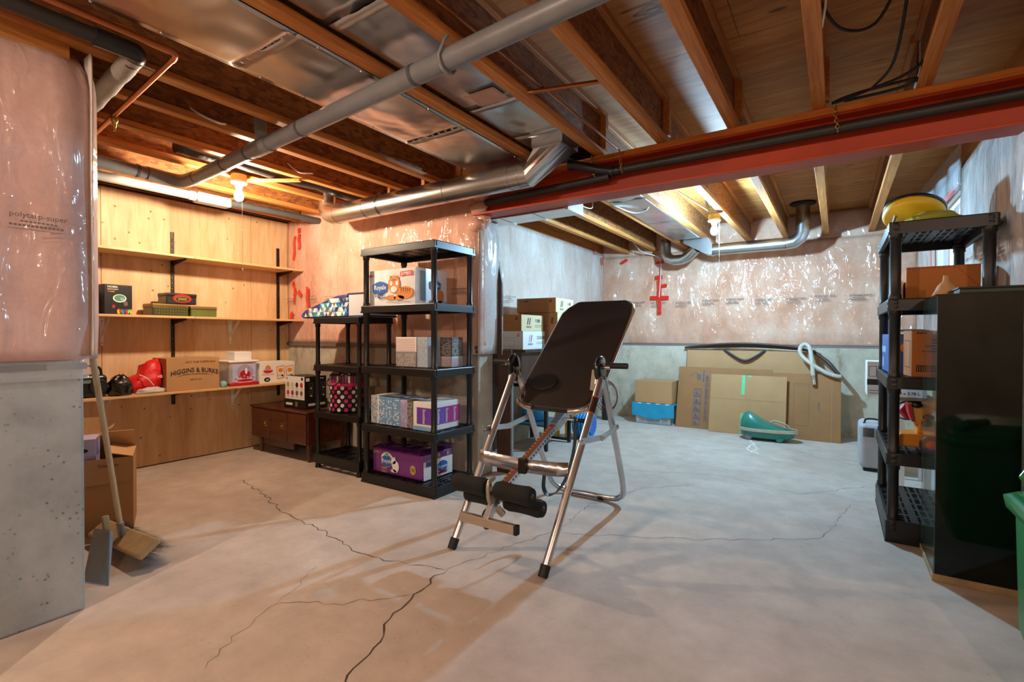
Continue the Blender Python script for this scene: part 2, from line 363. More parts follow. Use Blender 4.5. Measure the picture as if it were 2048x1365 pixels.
# ================================================================= ceiling: subfloor sheets + I-joists
ce = struct(B().box(-5.3, 2.6, -3.4, 7.4, ZJ+JD+.02, ZJ+JD+.05).obj('ceiling', G['plywood_floor'], org=(0, 0, 0)))
k = 0
for j, y in enumerate([-3.4+1.22*i for i in range(9)]):
    x = -5.3-(1.22 if j % 2 else 0)
    while x < 2.6:
        a, b = max(x, -5.3), min(x+2.44, 2.6)
        if b-a > .05: B().box(a+.0015, b-.0015, y+.0015, min(y+1.22, 7.4)-.0015, ZJ+JD, ZJ+JD+.0195).obj('plywood_sheet', G['plywood_floor'], ce)
        x += 2.44
JN = [1.56, 1.155, .745, .338, -.088, -.507, -.915, -1.33, -1.755, -2.215, -2.64, -3.01, -3.43, -3.83, -4.30, -4.76]
JF = [.323, -.115, -.53, -.945, -1.37, -1.74, -2.17, -2.58]
def joist(x, y0, y1):
    w = B().box(x-.005, x+.005, y0, y1, ZJ+.03, ZJ+JD-.03).obj('floor_joist', G['osb'], ce)
    for z in (ZJ, ZJ+JD-.038): B().box(x-.03, x+.03, y0, y1, z, z+.038).obj('flange', G['lumber'], w, .002, 1)
    return w
for x in JN:
    j = joist(x, -3.2, 3.13 if x < -2.5 else 3.145)
    if x > -2.5 and x < .5:    # squash blocks over the beam
        B().box(x+.006, x+.045, 3.07, 3.11, ZJ+.039, ZJ+JD-.039).obj('web_stiffener', G['lumber'], j)
for x in JF: joist(x, 3.155, 7.03)
# grade stamps on the subfloor and the webs
fs = Face(ce, (0, 0, ZJ+JD), (1, 0, 0), (0, -1, 0), .0015, 'grade_stamp')
for sx_, sy_ in ((-.72, 2.25), (-.3, 1.75), (.1, 2.55), (-1.1, 1.7)):
    fs.rect(sx_-.13, -sy_-.05, sx_+.13, -sy_-.045, G['ink'], 1); fs.rect(sx_-.13, -sy_+.045, sx_+.13, -sy_+.05, G['ink'], 1)
    for a, b in (((-.09, 0), (0, .035)), ((0, .035), (.09, 0)), ((.09, 0), (0, -.035)), ((0, -.035), (-.09, 0))):
        fs.poly([(sx_+a[0], -sy_+a[1]), (sx_+b[0], -sy_+b[1]), (sx_+b[0], -sy_+b[1]-.005), (sx_+a[0], -sy_+a[1]-.005)], G['ink'], 1)
    fs.rect(sx_-.045, -sy_-.006, sx_+.045, -sy_+.001, G['ink'], 1); fs.rect(sx_-.03, -sy_+.007, sx_+.03, -sy_+.010, G['ink'], 1)
fs.done()
# ================================================================= walls
def film(parent, p0, p1, z0, z1, nrm, m, amp=.03, seed=0, name='vapour_barrier', roundtop=0, res=.05, ends=(0, 0), sag=.0):
    p0 = V(*p0, 0); p1 = V(*p1, 0); L = (p1-p0).length; n = V(*nrm, 0); nu = max(4, int(L/res)); nv = max(4, int((z1-z0)/res))
    def fn(u, v):
        x = u*L; z = z0+(z1-z0)*v; q = V(x*1.1+seed*7.3, z*.55, seed*3.1)
        b = noise.noise(q*1.6)*.5+abs(noise.noise(V(x*3.2+seed, z*.8, 5)))*.6+noise.noise(V(x*7+seed*2, z*2.2, 9))*.25
        stud = .5-.5*math.cos(2*PI*x/.41)
        e = min(1, v*9, (1-v)*9)
        d = amp*(b*.75+stud*.4)*max(.12, e)
        if roundtop and v > 1-roundtop: d -= ((v-(1-roundtop))/roundtop)**2*.10
        if ends[0] and u < ends[0]: d -= (1-u/ends[0])**2*.06
        if ends[1] and u > 1-ends[1]: d -= ((u-1+ends[1])/ends[1])**2*.06
        return p0.lerp(p1, u)+n*(d+.012)+V(0, 0, z-sag*math.sin(PI*u)*(1-v))
    g = B().grid(fn, nu, nv)
    o = g.obj(name, m, parent); s = o.modifiers.new('thickness', 'SOLIDIFY'); s.thickness = .006; s.offset = -1
    return o
def poly_print(parent, p0, p1, z, n, count, flip=False, h=.018, lift=.055, start=.1, step=None):
    d = (V(*p1, 0)-V(*p0, 0)); L = d.length; d.normalize(); s = step or (L-.2)/max(1, count)
    F = Face(parent, V(*p0, z)+V(*n, 0)*lift, d, (0, 0, 1), .001, 'film_print')
    for i in range(count):
        x = start+i*s+.02*math.sin(i*2.1); y = .012*math.sin(i*1.7)
        F.text('polytarp-super', x, y, h, G['print_grey'], bold=.01);
        for k_ in range(9): F.rect(x+.03+.012*k_, y-h*.9, x+.039+.012*k_, y-h*.62, G['print_grey'], 2)
        for k_ in range(13): F.rect(x+.012*k_, y-h*1.7, x+.009+.012*k_, y-h*1.35, G['print_grey'], 2)
        F.rect(x-.005, y-h*2.3, x+.15, y-h*2.2, G['print_grey'], 2)
        F.poly([(x-.05, y+h*.5), (x-.044, y), (x-.03, y+h*1.1), (x-.043, y+h*.35)], G['print_grey'], 2)
    F.done()
# --- foreground wall on the left: concrete below, wrapped insulation above
wl = struct(B().box(-2.90, -2.607, -3.2, .727, 0, 1.07).obj('wall_left', G['wall_concrete'], bev=.012))
B().box(-2.88, -2.64, -3.2, .70, 1.07, ZJ).obj('stud_wall', G['lumber'], wl)
film(wl, (-2.60, -3.2), (-2.60, .785), 1.045, ZJ-.01, (1, 0), G['pink_film_left'], .035, 1, roundtop=.16, ends=(0, .03))
film(wl, (-2.58, .745), (-2.93, .745), 1.06, ZJ-.03, (0, 1), G['pale_film'], .02, 2, 'film_return')
B().box(-2.93, -2.598, -3.2, .735, 1.005, 1.03).obj('sealant_strip', G['tape_dark'], wl)
film(wl, (-2.606, -3.2), (-2.606, .74), .965, 1.06, (1, 0), G['film_clear'], .012, 4, 'film_skirt')
poly_print(wl, (-2.60, .22), (-2.60, .75), 1.575, (1, 0), 2, h=.02, lift=.055, start=-.04, step=.30)
# --- plywood wall of the storage recess
wp = struct(B().box(-5.2, -5.0, -1.0, 3.4, 0, ZJ+JD).obj('wall_west', G['lumber']))
for a, b in ((-1.0, .28), (.282, 1.50), (1.502, 2.72), (2.722, 3.13)):
    B().box(-5.0, -4.97, a+.001, b-.001, .01, 2.345).obj('plywood_sheet', G['plywood_wall'], wp)
B().box(-5.0, -4.90, -1, 3.13, 2.36, 2.40).obj('gap_shade', G['dark_panel'], wp)  # dark strip whose colour stands in for the shaded gap above the plywood
# --- partition behind the racks
wn = struct(B().box(-5.2, -2.385, 3.13, 3.335, 0, 1.04).obj('wall_partition', G['partition_concrete'], bev=.015))
B().box(-5.2, -2.42, 3.16, 3.32, 1.04, ZJ+JD).obj('stud_wall', G['lumber'], wn)
film(wn, (-4.97, 3.135), (-2.345, 3.135), 1.06, 2.40, (0, -1), G['pink_film'], .03, 3, ends=(0, .03))
film(wn, (-2.375, 3.10), (-2.375, 3.36), .99, 2.08, (1, 0), G['pale_film'], .03, 5, 'film_return')
film(wn, (-2.62, 3.118), (-2.355, 3.118), .99, 2.10, (0, -1), G['pink_film'], .02, 15, 'film_overlap', ends=(0, .2))
B().box(-5.0, -2.38, 3.105, 3.15, 1.03, 1.06).obj('sill_ledge', G['print_grey'], wn)
B().box(-2.75, -2.37, 3.112, 3.345, 1.0, 1.022).obj('sealant_strip', G['tape_dark'], wn)
# crumpled insulation stuffed round the beam end
bb = B()
for i in range(9):
    bb.ball((-2.40+.05*math.sin(i*2.3), 3.12+.03*(i % 3), 2.02+.04*i), .085, .06, .06, 12, 8, lambda q: 1+.35*noise.noise(q*3+V(i*3, 0, 0)))
bb.obj('insulation_stuffing', G['pink_film'], wn)
poly_print(wn, (-4.95, 3.13), (-2.4, 3.13), 1.52, (0, -1), 8, lift=.052, step=.325, start=.04)
def tapes(parent, strips, o, r, u, lift):
    o = Vector(o); r = Vector(r); u = Vector(u); n = r.cross(u)
    for x, y, w_, h_, a in strips:
        ca, sa = math.cos(a), math.sin(a)
        def fn(s, t):
            px, py = w_*(s-.5), h_*(t-.5)
            return o+r*(x+px*ca-py*sa)+u*(y+px*sa+py*ca)+n*(lift+.005*math.sin(9*t+x*9)+.003)
        b_ = B().grid(fn, 2, 6, False).obj('red_tape', G['tape_red'], parent); sd = b_.modifiers.new('t', 'SOLIDIFY'); sd.thickness = .001
tapes(wn, [(.16, 2.06, .035, .25, -.08), (.245, 2.12, .04, .16, .02), (.16, 1.64, .035, .14, .3), (.16, 1.55, .03, .13, -.15), (.25, 1.58, .05, .075, .7), (.385, 1.53, .042, .22, .03), (.10, 1.33, .04, .13, -.45), (.245, 2.235, .04, .05, 0)], (-4.95, 3.13, 0), (1, 0, 0), (0, 0, 1), .045)
# --- far room: left wall, back wall, right wall
wf = struct(B().box(-3.2, -2.86, 3.335, 7.0, 0, 1.02).obj('wall_far_left', G['far_concrete']))
film(wf, (-2.97, 3.30), (-2.97, 7.0), 1.02, 2.36, (1, 0), G['tan_film'], .03, 6)
B().box(-3.2, -3.0, 3.335, 7.2, 1.02, ZJ+JD).obj('stud_wall', G['lumber'], wf)
poly_print(wf, (-2.95, 3.45), (-2.95, 6.9), 1.55, (1, 0), 9, lift=.05, h=.024, step=.37)
wb = struct(B().box(-3.2, 1.0, 6.68, 7.2, 0, 1.0).obj('wall_back', G['far_concrete']))
film(wb, (.74, 7.0), (-3.0, 7.0), 1.0, 2.30, (0, -1), G['pink_film_far'], .04, 7)
B().box(-3.2, 1.0, 7.05, 7.2, 1.0, ZJ+JD).obj('stud_wall', G['lumber'], wb)
film(wb, (.74, 7.05), (-3.0, 7.05), 2.28, ZJ+JD, (0, -1), G['pink_film_far'], .03, 8, 'rim_insulation')
B().cyl((-3, 6.70, 1.012), (.74, 6.70, 1.012), .007, None, 8).obj('conduit', G['pvc_grey'], wb)
B().box(-3.0, .74, 6.90, 6.99, .985, 1.03).obj('sill_plate', G['print_grey'], wb)
poly_print(wb, (-2.95, 7.0), (.7, 7.0), 1.60, (0, -1), 11, lift=.062, h=.026, step=.33)
tapes(wb, [(0, 0, .12, .045, .1), (-.01, -.21, .10, .055, .08), (0, -.37, .055, .25, .02), (.07, -.33, .07, .045, .1), (0, -.50, .26, .055, -.03), (0, -.62, .055, .22, .03), (-.52, .05, .11, .04, .5)], (-2.09, 7.0, 2.17), (1, 0, 0), (0, 0, 1), .06)
tapes(wf, [(3.55, 2.24, .05, .12, .1), (3.3, 2.36, .03, .12, .1)], (-2.97, 3.3, 0), (0, 1, 0), (0, 0, 1), .06)
# right wall with the window opening (y 4.62-5.22, z 1.56-2.2)
wr = struct(B().box(.74, .82, 3.1, 7.0, 0, 1.0).obj('wall_right', G['far_concrete']))
WY0, WY1, WZ0, WZ1 = 4.72, 5.72, 1.50, 2.20
for a, b, c, d in ((3.1, WY0, 1.0, ZJ+JD), (WY1, 7.2, 1.0, ZJ+JD), (WY0, WY1, 1.0, WZ0), (WY0, WY1, WZ1, ZJ+JD)):
    B().box(.765, .82, a, b, c, d).obj('stud_wall', G['lumber'], wr)
film(wr, (.75, 3.08), (.75, WY0), 1.0, 2.34, (-1, 0), G['pale_film'], .05, 9, res=.04)
film(wr, (.75, WY1), (.75, 7.0), 1.0, 2.34, (-1, 0), G['pale_film'], .03, 10)
film(wr, (.75, WY0), (.75, WY1), 1.0, WZ0, (-1, 0), G['pale_film'], .02, 11)
film(wr, (.73, WY0-.1), (.62, WY1+1.0), WZ1-.02, 2.50, (-1, 0), G['film_clear'], .06, 12, 'loose_film')
film(wr, (.75, WY0), (.75, WY1), WZ1, 2.4, (-1, 0), G['pale_film'], .02, 13)
poly_print(wr, (.72, 4.4), (.72, 3.2), 1.62, (-1, 0), 3, lift=.03, h=.03, step=.4)
tapes(wr, [(-.50, .33, .05, .74, 0), (0, .69, 1.0, .05, 0), (0, -.03, 1.0, .04, 0)], (.735, 5.24, 1.52), (0, -1, 0), (0, 0, 1), .035)
wi = struct(B().box(.765, .80, WY0, WY1, WZ0, WZ0+.05).box(.765, .80, WY0, WY1, WZ1-.05, WZ1).box(.765, .80, WY0, WY0+.05, WZ0, WZ1).box(.765, .80, WY1-.09, WY1, WZ0, WZ1).box(.768, .797, 5.20, 5.235, WZ0, WZ1).obj('window_1', G['white']))
for a, b in ((WY0+.05, 5.20), (5.235, WY1-.09)): B().box(.78, .784, a, b, WZ0+.05, WZ1-.05).obj('pane', mat('pane_glass', 'dff0ff', .02, alpha=.12, var=0), wi)
B().box(.735, .80, WY0, WY1, WZ0-.02, WZ0).box(.735, .80, WY0-.015, WY0, WZ0, WZ1).box(.735, .80, WY1, WY1+.015, WZ0, WZ1).box(.735, .8, WY0, WY1, WZ1, WZ1+.015).obj('window_jamb', G['white'], wi)
# room behind the camera
we = struct(B().box(-5.2, 2.6, -3.4, -3.2, 0, ZJ+JD).obj('wall_behind', G['partition_concrete']))
wd = struct(B().box(2.3, 2.6, -3.4, 3.1, 0, ZJ+JD).obj('wall_east', G['partition_concrete']))
wj = struct(B().box(.76, 2.6, 3.1, 3.3, 0, ZJ+JD).obj('wall_return', G['partition_concrete']))
wx = struct(B().box(-5.2, -2.9, -1.2, -1.0, 0, ZJ+JD).obj('wall_recess', G['partition_concrete']))
# ================================================================= ceiling services
# red steel beam with its wooden plate
bt = thing('steel_beam', 'red painted steel I-beam spanning under the joists', 'beam', (-.8, 3.15, 2.08))
BX0, BX1 = -2.40, 2.3
B().box(BX0, BX1, 3.066, 3.226, 2.085, 2.098).obj('lower_flange', G['beam_red'], bt, .002)
B().box(BX0, BX1, 3.142, 3.150, 2.098, 2.289).obj('web', G['beam_red'], bt)
B().box(BX0, BX1, 3.066, 3.226, 2.289, 2.302).obj('upper_flange', G['beam_red'], bt, .002)
pl = tag(B().box(BX0+.3, BX1, 3.060, 3.232, 2.302, 2.339).obj('beam_plate', G['plate_wood'], bev=.003), 'orange-brown wooden plate lying along the top of the red steel beam', 'plate')
F = Face(pl, (-1.5, 3.060, 2.302), (1, 0, 0), (0, 0, 1), .001, 'marker_note'); F.text('CLEAN OUT', .20, .010, .016, G['ink'], bold=.012, sx=1.2); F.done()
# black drain pipe along the beam
t = thing('drain_pipe', 'black pipe strapped along the front of the red beam', 'pipe', (0, 3.09, 2.17))
B().tube([(-1.22, 3.05, 2.215), (2.3, 3.05, 2.215)], .028, 14).obj('pipe', G['black_pipe'], t)
B().tube([(-1.50, 2.98, 2.29), (-1.42, 2.995, 2.265), (-1.30, 3.03, 2.23), (-1.22, 3.05, 2.215)], .030, 14).obj('elbow', G['black_plastic'], t)
for x, r in ((-1.50, .036), (-1.23, .036), (-1.19, .034)):
    B().cyl((x-.012, 3.05 if x > -1.4 else 2.98, 2.215 if x > -1.4 else 2.29), (x+.012, 3.05 if x > -1.4 else 2.984, 2.215 if x > -1.4 else 2.286), r, None, 14).obj('coupling', G['black_plastic'], t)
B().tube([(-2.25, 3.05, 2.16), (-1.25, 3.05, 2.185)], .026, 12).obj('branch_pipe', G['black_pipe'], t)
for x in (-.02, -1.17, -1.36):
    c = B()
    for i in range(9):
        a = V(x+.002*i, 3.018-(.0 if i < 8 else -.02), 2.325-.016*i); c.tube([a+V(math.sin(q)*.008*(i % 2), math.sin(q)*.008*((i+1) % 2)-.004, math.cos(q)*.012) for q in [2*PI*k/8 for k in range(8)]], .0028, 6, True)
    c.obj('hanger_chain', G['brass'], t)
# grey plastic drain crossing under the joists
t = thing('plastic_drain', 'long grey plastic drain pipe slung under the joists', 'pipe', (-2, 1.58, 2.22))
P0, P1 = V(-3.87, 1.70, 2.262), V(2.3, 1.30, 2.268)
at = lambda x: P0.lerp(P1, (x-P0.x)/(P1.x-P0.x))
B().cyl(at(-3.80), at(2.2), .043, None, 20).obj('pipe', G['pvc_grey'], t)
B().tube(spline([(-4.07, 1.50, 2.285), (-4.05, 1.63, 2.275), (-3.98, 1.69, 2.265), at(-3.80)], 5), .047, 18).obj('elbow', G['pvc_grey'], t)
for x in (-1.52, -2.42, -3.02, -3.35, -3.80):
    B().cyl(at(x-.01), at(x+.01), .0455, None, 20).obj('joint_band', G['pvc_dark'], t)
c = B(); c.tube([at(-2.83)+V(0, 0, 0), at(-2.83)+V(-.04, 0, .10), at(-2.83)+V(-.045, 0, .33)], .034, 16); c.cyl(at(-2.76), at(-2.94), .048, None, 18); c.obj('tee_fitting', G['pvc_grey'], t)
c = B(); q = at(-1.33)
c.tube([q+V(.03, -.03, .075), q+V(.03, -.05, .05)]+[q+V(0, -math.cos(a)*.052, -math.sin(a)*.052) for a in [PI*k/8 for k in range(9)]], .007, 8); c.obj('hook_strap', G['pvc_grey'], t)
t = thing('plastic_drain', 'grey drain pipe running beside a joist into the elbow near the bulb', 'pipe', (-4.08, 1.0, 2.25))
B().cyl((-4.08, .2, 2.292), (-4.07, 1.50, 2.285), .042, None, 18).obj('pipe', G['pvc_grey'], t)
for y in (1.49, 1.43, 1.16): B().cyl((-4.072, y, 2.286), (-4.072, y+.015, 2.286), .046, None, 18).obj('joint_band', G['pvc_dark'], t)
t = thing('plastic_drain', 'pale grey pipe and rectangular housing close to the plywood wall', 'pipe', (-4.40, 1.6, 2.24))
B().cyl((-4.42, .2, 2.285), (-4.40, 1.93, 2.28), .034, None, 18).obj('pipe', G['pvc_light'], t)
B().cyl((-4.40, 1.90, 2.28), (-4.40, 1.95, 2.28), .039, None, 18).obj('collar', G['pvc_light'], t)
B().box(-4.455, -4.345, 1.95, 2.22, 2.235, 2.315).obj('housing', G['pvc_light'], t, .015, 3)
B().cyl((-4.40, 2.22, 2.285), (-4.40, 3.11, 2.30), .030, None, 14).obj('tail_pipe', G['pvc_dark'], t)
t = tag(B().bar((-4.76, 2.14, 2.33), (-4.34, 2.30, 2.33), .04, .018).obj('pipe_prop', G['lumber']), 'short slanted wooden prop nailed under the joists by the plywood wall', 'prop')
t = tag(B().bar((-3.84, 2.00, 2.325), (-3.43, 2.26, 2.325), .035, .016).obj('pipe_prop', G['lumber']), 'short wooden strip across the joists next to the bulb on its yellow box', 'prop')
t = thing('flexible_duct', 'black wrapped duct lying between the joists above the storage shelves', 'duct', (-3.62, 2.4, 2.36))
c = B(); c.tube([(-3.62+.01*math.sin(i), 1.50+.08*i, 2.388-.008*math.sin(i*.9)) for i in range(21)], [.047+.004*math.sin(i*2.3) for i in range(21)], 12); c.obj('sleeve', mat('black_wrap', '22211f', .35, coat=.5, bump=.4, scale=5), t)
B().cyl((-3.62, 1.49, 2.388), (-3.62, 1.52, 2.388), .052, None, 12).obj('clamp', G['black_plastic'], t)
# pipes by the foreground wall
t = thing('insulated_pipe', 'silver foam sleeved pipe with a black elbow by the wrapped wall', 'pipe', (-2.6, .87, 2.25))
c = B(); c.tube([V(-2.40, .845, 2.285).lerp(V(-3.10, .90, 2.285), k/10)+V(0, 0, .004*math.sin(k*1.9)) for k in range(11)], .038, 14); c.obj('foam_sleeve', mat('foam_silver', '8b8378', .6, bump=.4, scale=20), t)
B().tube(spline([(-2.37, .70, 2.285), (-2.37, .82, 2.285), (-2.40, .845, 2.285), (-2.46, .85, 2.285)], 5), .036, 14).obj('elbow', G['black_plastic'], t)
B().cyl((-2.37, -1.5, 2.285), (-2.37, .72, 2.285), .029, None, 14).obj('pipe', G['black_pipe'], t)
t = thing('copper_pipe', 'thin copper water pipe with an elbow and brass valve under the joists', 'pipe', (-2.6, 1.0, 2.28))
B().tube([(-2.29, -1.5, 2.31), (-2.29, .90, 2.31)], .014, 10).obj('pipe', G['copper'], t)
B().tube(spline([(-2.29, .90, 2.31), (-2.29, .94, 2.31), (-2.32, .955, 2.31), (-2.36, .96, 2.31)], 4), .014, 10).obj('elbow', G['copper'], t)
B().tube([(-2.36, .96, 2.31), (-3.8, 1.08, 2.31)], .012, 10).obj('pipe', G['copper'], t)
c = B(); c.lathe([(.013, .0), (.016, -.01), (.016, -.035), (.010, -.04), (.010, -.06), (.006, -.065), (.006, -.085)], (-3.22, 1.035, 2.315), 12); c.bar((-3.22, 1.035, 2.29), (-3.18, 1.035, 2.285), .012, .006); c.obj('drain_valve', G['brass'], t)
t = thing('copper_pipe', 'short copper pipe crossing the bay in front of the beam plate', 'pipe', (-1.1, 2.2, 2.34))
B().tube([(-1.33, 2.10, ZJ+.02), (-.915, 2.34, ZJ+.08)], .011, 10).obj('pipe', G['copper'], t)
B().tube([(-1.26, -.5, ZJ+.05), (-1.24, 2.2, ZJ+.05), (-1.22, 3.12, ZJ+.04)], .008, 8).obj('branch_pipe', G['copper'], t)
# galvanised round duct in front of the partition
DY, DZ, DR = 2.80, 2.213, .083
t = thing('round_duct', 'shiny galvanised round duct running below the joists above the tall rack', 'duct', (-2.7, DY, 2.12))
B().cyl((-3.70, DY, DZ), (-1.70, DY, DZ), DR, None, 28).obj('duct_pipe', G['galvanised'], t)
el = [(-3.84, DY, 2.40), (-3.84, DY, 2.31), (-3.825, DY, 2.265), (-3.79, DY, 2.232), (-3.75, DY, 2.217), (-3.68, DY, DZ)]
B().tube(el, [.075, .077, .082, .085, .085, .085], 24).obj('elbow', G['galvanised'], t, smooth=False)
for x in (-3.30, -3.14, -2.42, -1.85, -1.77, -3.68):
    B().cyl((x-.006, DY, DZ), (x+.006, DY, DZ), DR+.003, None, 28).obj('seam_ring', G['galvanised'], t)
c = B(); c.tube([(-3.12, DY, ZJ), (-3.12, DY-.05, DZ+.07)]+[(-3.12, DY-math.cos(a)*(DR+.004), DZ+math.sin(a)*(DR+.004)) for a in [1.2-2.4*k/8 for k in range(9)]], .002, 5); c.obj('wire_hanger', G['dark_metal'], t)
# boot: round end to slanted wedge up to the joist bay
ring = [V(-1.70, DY+DR*math.cos(a), DZ+DR*math.sin(a)) for a in [2*PI*k/16 for k in range(16)]]
sq = []
for k in range(16):
    a = 2*PI*k/16; x_, y_ = math.cos(a), math.sin(a); m_ = max(abs(x_), abs(y_)); x_, y_ = x_/m_, y_/m_
    sq.append(V(-1.53-.10*y_, DY+.02+.10*x_, 2.345+.0*y_))
c = B(); c.add(ring+sq, [(k, (k+1) % 16, 16+(k+1) % 16, 16+k) for k in range(16)])
c.box(-1.64, -1.42, DY-.09, DY+.13, 2.34, 2.40); c.obj('duct_boot', G['galvanised'], t)
# foil pans nailed over joist bays
def pan(name, label, x0, x1, segs, z, m, screws=True):
    t = thing(name, label, 'duct', ((x0+x1)/2, segs[0][0], z))
    for i, (a, b) in enumerate(segs):
        fn = lambda u, v: V(x0+(x1-x0)*u, a+(b-a)*v, z-(.010*noise.noise(V(u*2.2+i*5, v*3.5, i))+.012*abs(noise.noise(V(u*3.1+i, v*5, 3))))*math.sin(PI*u)-.001*(i % 2))
        o = B().grid(fn, 14, max(6, int((b-a)/.05))).obj('sheet', m, t); s = o.modifiers.new('t', 'SOLIDIFY'); s.thickness = .0015
        c = B(); n = 9 if screws else 0
        for k in range(n):
            x = x0+(x1-x0)*(k+.5)/n; c.ball((x, b-.015, z-.003), .010, .018, .004, 8, 5)
        if n: c.obj('crimp', m, t)['kind'] = 'stuff'
        if screws:
            c = B()
            for y in [a+.12+.22*k for k in range(int((b-a)/.22))]:
                for x in (x0+.015, x1-.015): c.lathe([(.006, 0), (.006, -.004), (0, -.006)], (x, y, z-.002), 8)
            if c.v: c.obj('screw', G['chrome'], t)['kind'] = 'stuff'
    return t
pan('foil_pan', 'crinkled shiny metal sheet nailed under the joists beside the grey drain', -2.245, -1.785, [(-1.2, .1), (.09, 1.17), (1.15, 2.22), (2.20, 2.93)], ZJ-.002, G['foil'])
t = pan('foil_pan', 'flat ribbed metal duct filling the joist bay between two bare joists', -1.72, -1.365, [(-1.2, -.2), (-.2, .8), (.8, 1.25), (1.25, 1.7), (1.7, 2.15), (2.15, 2.6), (2.6, 2.95)], ZJ+.045, G['galvanised'], False)
F = Face(t, (-1.62, 2.0, ZJ+.030), (1, 0, 0), (0, -1, 0), .002, 'paper_label'); F.frame(.02, -.12, .20, .02, .008, mat('label_pink', 'c9a08c', .6)); F.rect(.03, -.11, .19, .01, mat('label_pink2', 'b98f7c', .5)); F.done()
t = pan('foil_pan', 'pale foil sheet under the far joists beyond the red beam', -1.71, -1.40, [(3.25, 4.2), (4.2, 5.2), (5.2, 6.3)], ZJ-.002, G['galvanised'], False)
# boxed chase beside the partition end
t = thing('duct_chase', 'flat grey sheet metal box hung under the far side of the beam', 'duct', (-2.1, 3.4, 2.06))
B().box(-2.52, -1.66, 3.235, 3.47, 2.075, 2.20).obj('box', G['galvanised'], t, .003)
B().box(-1.665, -1.64, 3.225, 3.48, 2.065, 2.21).obj('end_collar', G['galvanised'], t)
for x in (-2.25, -1.95): B().box(x-.004, x+.004, 3.233, 3.472, 2.072, 2.076).obj('seam', G['galvanised'], t)
# far galvanised ducts
t = thing('round_duct', 'galvanised round duct with elbows running along the far wall', 'duct', (-.9, 6.55, 2.1))
FY = 6.45; FZ = 2.20
B().cyl((-1.30, FY, FZ), (-.50, FY, FZ), .07, None, 24).obj('duct_pipe', G['galvanised'], t)
B().tube([(-.50, FY, FZ), (-.42, FY, FZ+.01), (-.36, FY, FZ+.05), (-.335, FY, FZ+.11), (-.33, FY, FZ+.22), (-.33, FY, 2.64)], [.071, .073, .073, .071, .07, .07], 20).obj('elbow', G['galvanised'], t, smooth=False)
for x in (-.52, -.60, -1.29): B().cyl((x-.006, FY, FZ), (x+.006, FY, FZ), .074, None, 24).obj('seam_ring', G['galvanised'], t)
B().lathe([(.07, 0), (.085, .0), (.13, .012), (.13, .02)], (-.33, FY, 2.61), 20).obj('ceiling_collar', mat('soot', '2a2420', .8), t)
c = B(); c.prism([(-1.62, 2.34), (-1.32, 2.34), (-1.28, 2.26), (-1.28, 2.13), (-1.36, 2.15), (-1.62, 2.30)], (FY-.09, FY+.09), lambda a, b, l_: V(a, l_, b)); c.obj('take_off', G['galvanised'], t)
t = thing('round_duct', 'short bent galvanised duct turning up into the joists by the red tape', 'duct', (-1.7, 6.6, 2.1))
B().tube([(-1.50, 6.50, 2.24), (-1.60, 6.53, 2.155), (-1.68, 6.56, 2.13), (-1.80, 6.60, 2.135), (-1.88, 6.63, 2.17), (-1.92, 6.66, 2.24), (-1.93, 6.68, 2.42)], .065, 18).obj('duct_pipe', G['galvanised'], t, smooth=False)
# loose wiring
def cable(label, pts, r=.004, m='cable_white', name='cable', n=6):
    return tag(B().tube(spline(pts, n), r, 8).obj(name, G[m], org=pts[0]), label, 'cable')
cable('white cable stapled along a joist beside the shiny metal sheet', [(-2.272, -1.4, 2.36), (-2.27, .9, 2.36), (-2.275, 1.9, 2.362), (-2.26, 2.5, 2.36), (-2.22, 2.75, 2.345), (-2.15, 2.95, 2.338)])
cable('white cable laid beside the copper pipe above the foreground wall', [(-2.45, -1.4, 2.335), (-2.44, .3, 2.335), (-2.45, .62, 2.33), (-2.60, .95, 2.35), (-2.63, 1.3, 2.38)])
cable('short white cable end poking from a joist hole above the storage shelves', [(-3.02, 1.30, 2.42), (-2.98, 1.34, 2.38), (-2.93, 1.42, 2.345), (-2.90, 1.45, 2.34)], .006)
cable('white cable poking between two joists near the black wrapped duct', [(-3.42, 2.15, 2.42), (-3.36, 2.2, 2.36), (-3.3, 2.28, 2.36)], .005)
cable('black cable sagging from the subfloor to the pale joist before the beam', [(-.08, 2.25, 2.47), (.0, 2.42, 2.40), (.12, 2.50, 2.42), (.20, 2.42, 2.55), (.215, 2.35, 2.635)], .006, 'cable_black')
cable('black cable hanging from the subfloor onto the beam plate', [(.215, 2.35, 2.635), (.22, 2.45, 2.5), (.20, 2.75, 2.36), (.13, 2.98, 2.35)], .006, 'cable_black')
cable('coiled black cable bunched on the beam plate', [(.38, 1.4, 2.42), (.37, 2.4, 2.40), (.30, 2.85, 2.36), (.10, 3.0, 2.352), (-.03, 3.05, 2.348), (.06, 3.02, 2.36), (.30, 2.98, 2.355), (.24, 3.04, 2.35), (.02, 3.06, 2.352)], .007, 'cable_black')
cable('thin white cable hanging down a pale joist before the beam', [(-.04, 1.6, 2.62), (-.035, 1.9, 2.5), (-.045, 2.2, 2.42), (-.06, 2.3, 2.36)], .005)
cable('white cable looped around a joist under the pale foil sheet', [(-1.83, 4.1, 2.40), (-1.70, 4.35, 2.33), (-1.62, 4.55, 2.31), (-1.52, 4.6, 2.33), (-1.45, 4.5, 2.34), (-1.42, 4.7, 2.42)], .006)
cable('white cable drooping beside a joist behind the metal box', [(-2.1, 3.6, 2.42), (-2.05, 4.0, 2.38), (-2.0, 4.4, 2.37), (-1.98, 4.42, 2.45)], .005)
cable('white cable drooping through a joist above the flat metal box', [(-1.98, 4.15, 2.48), (-1.9, 4.3, 2.43), (-1.78, 4.6, 2.46)], .005)
cable('grey-white cable strung between joists near the far bulb', [(-.95, 3.9, 2.46), (-.8, 3.7, 2.40), (-.62, 3.6, 2.44), (-.55, 3.5, 2.47)], .005)
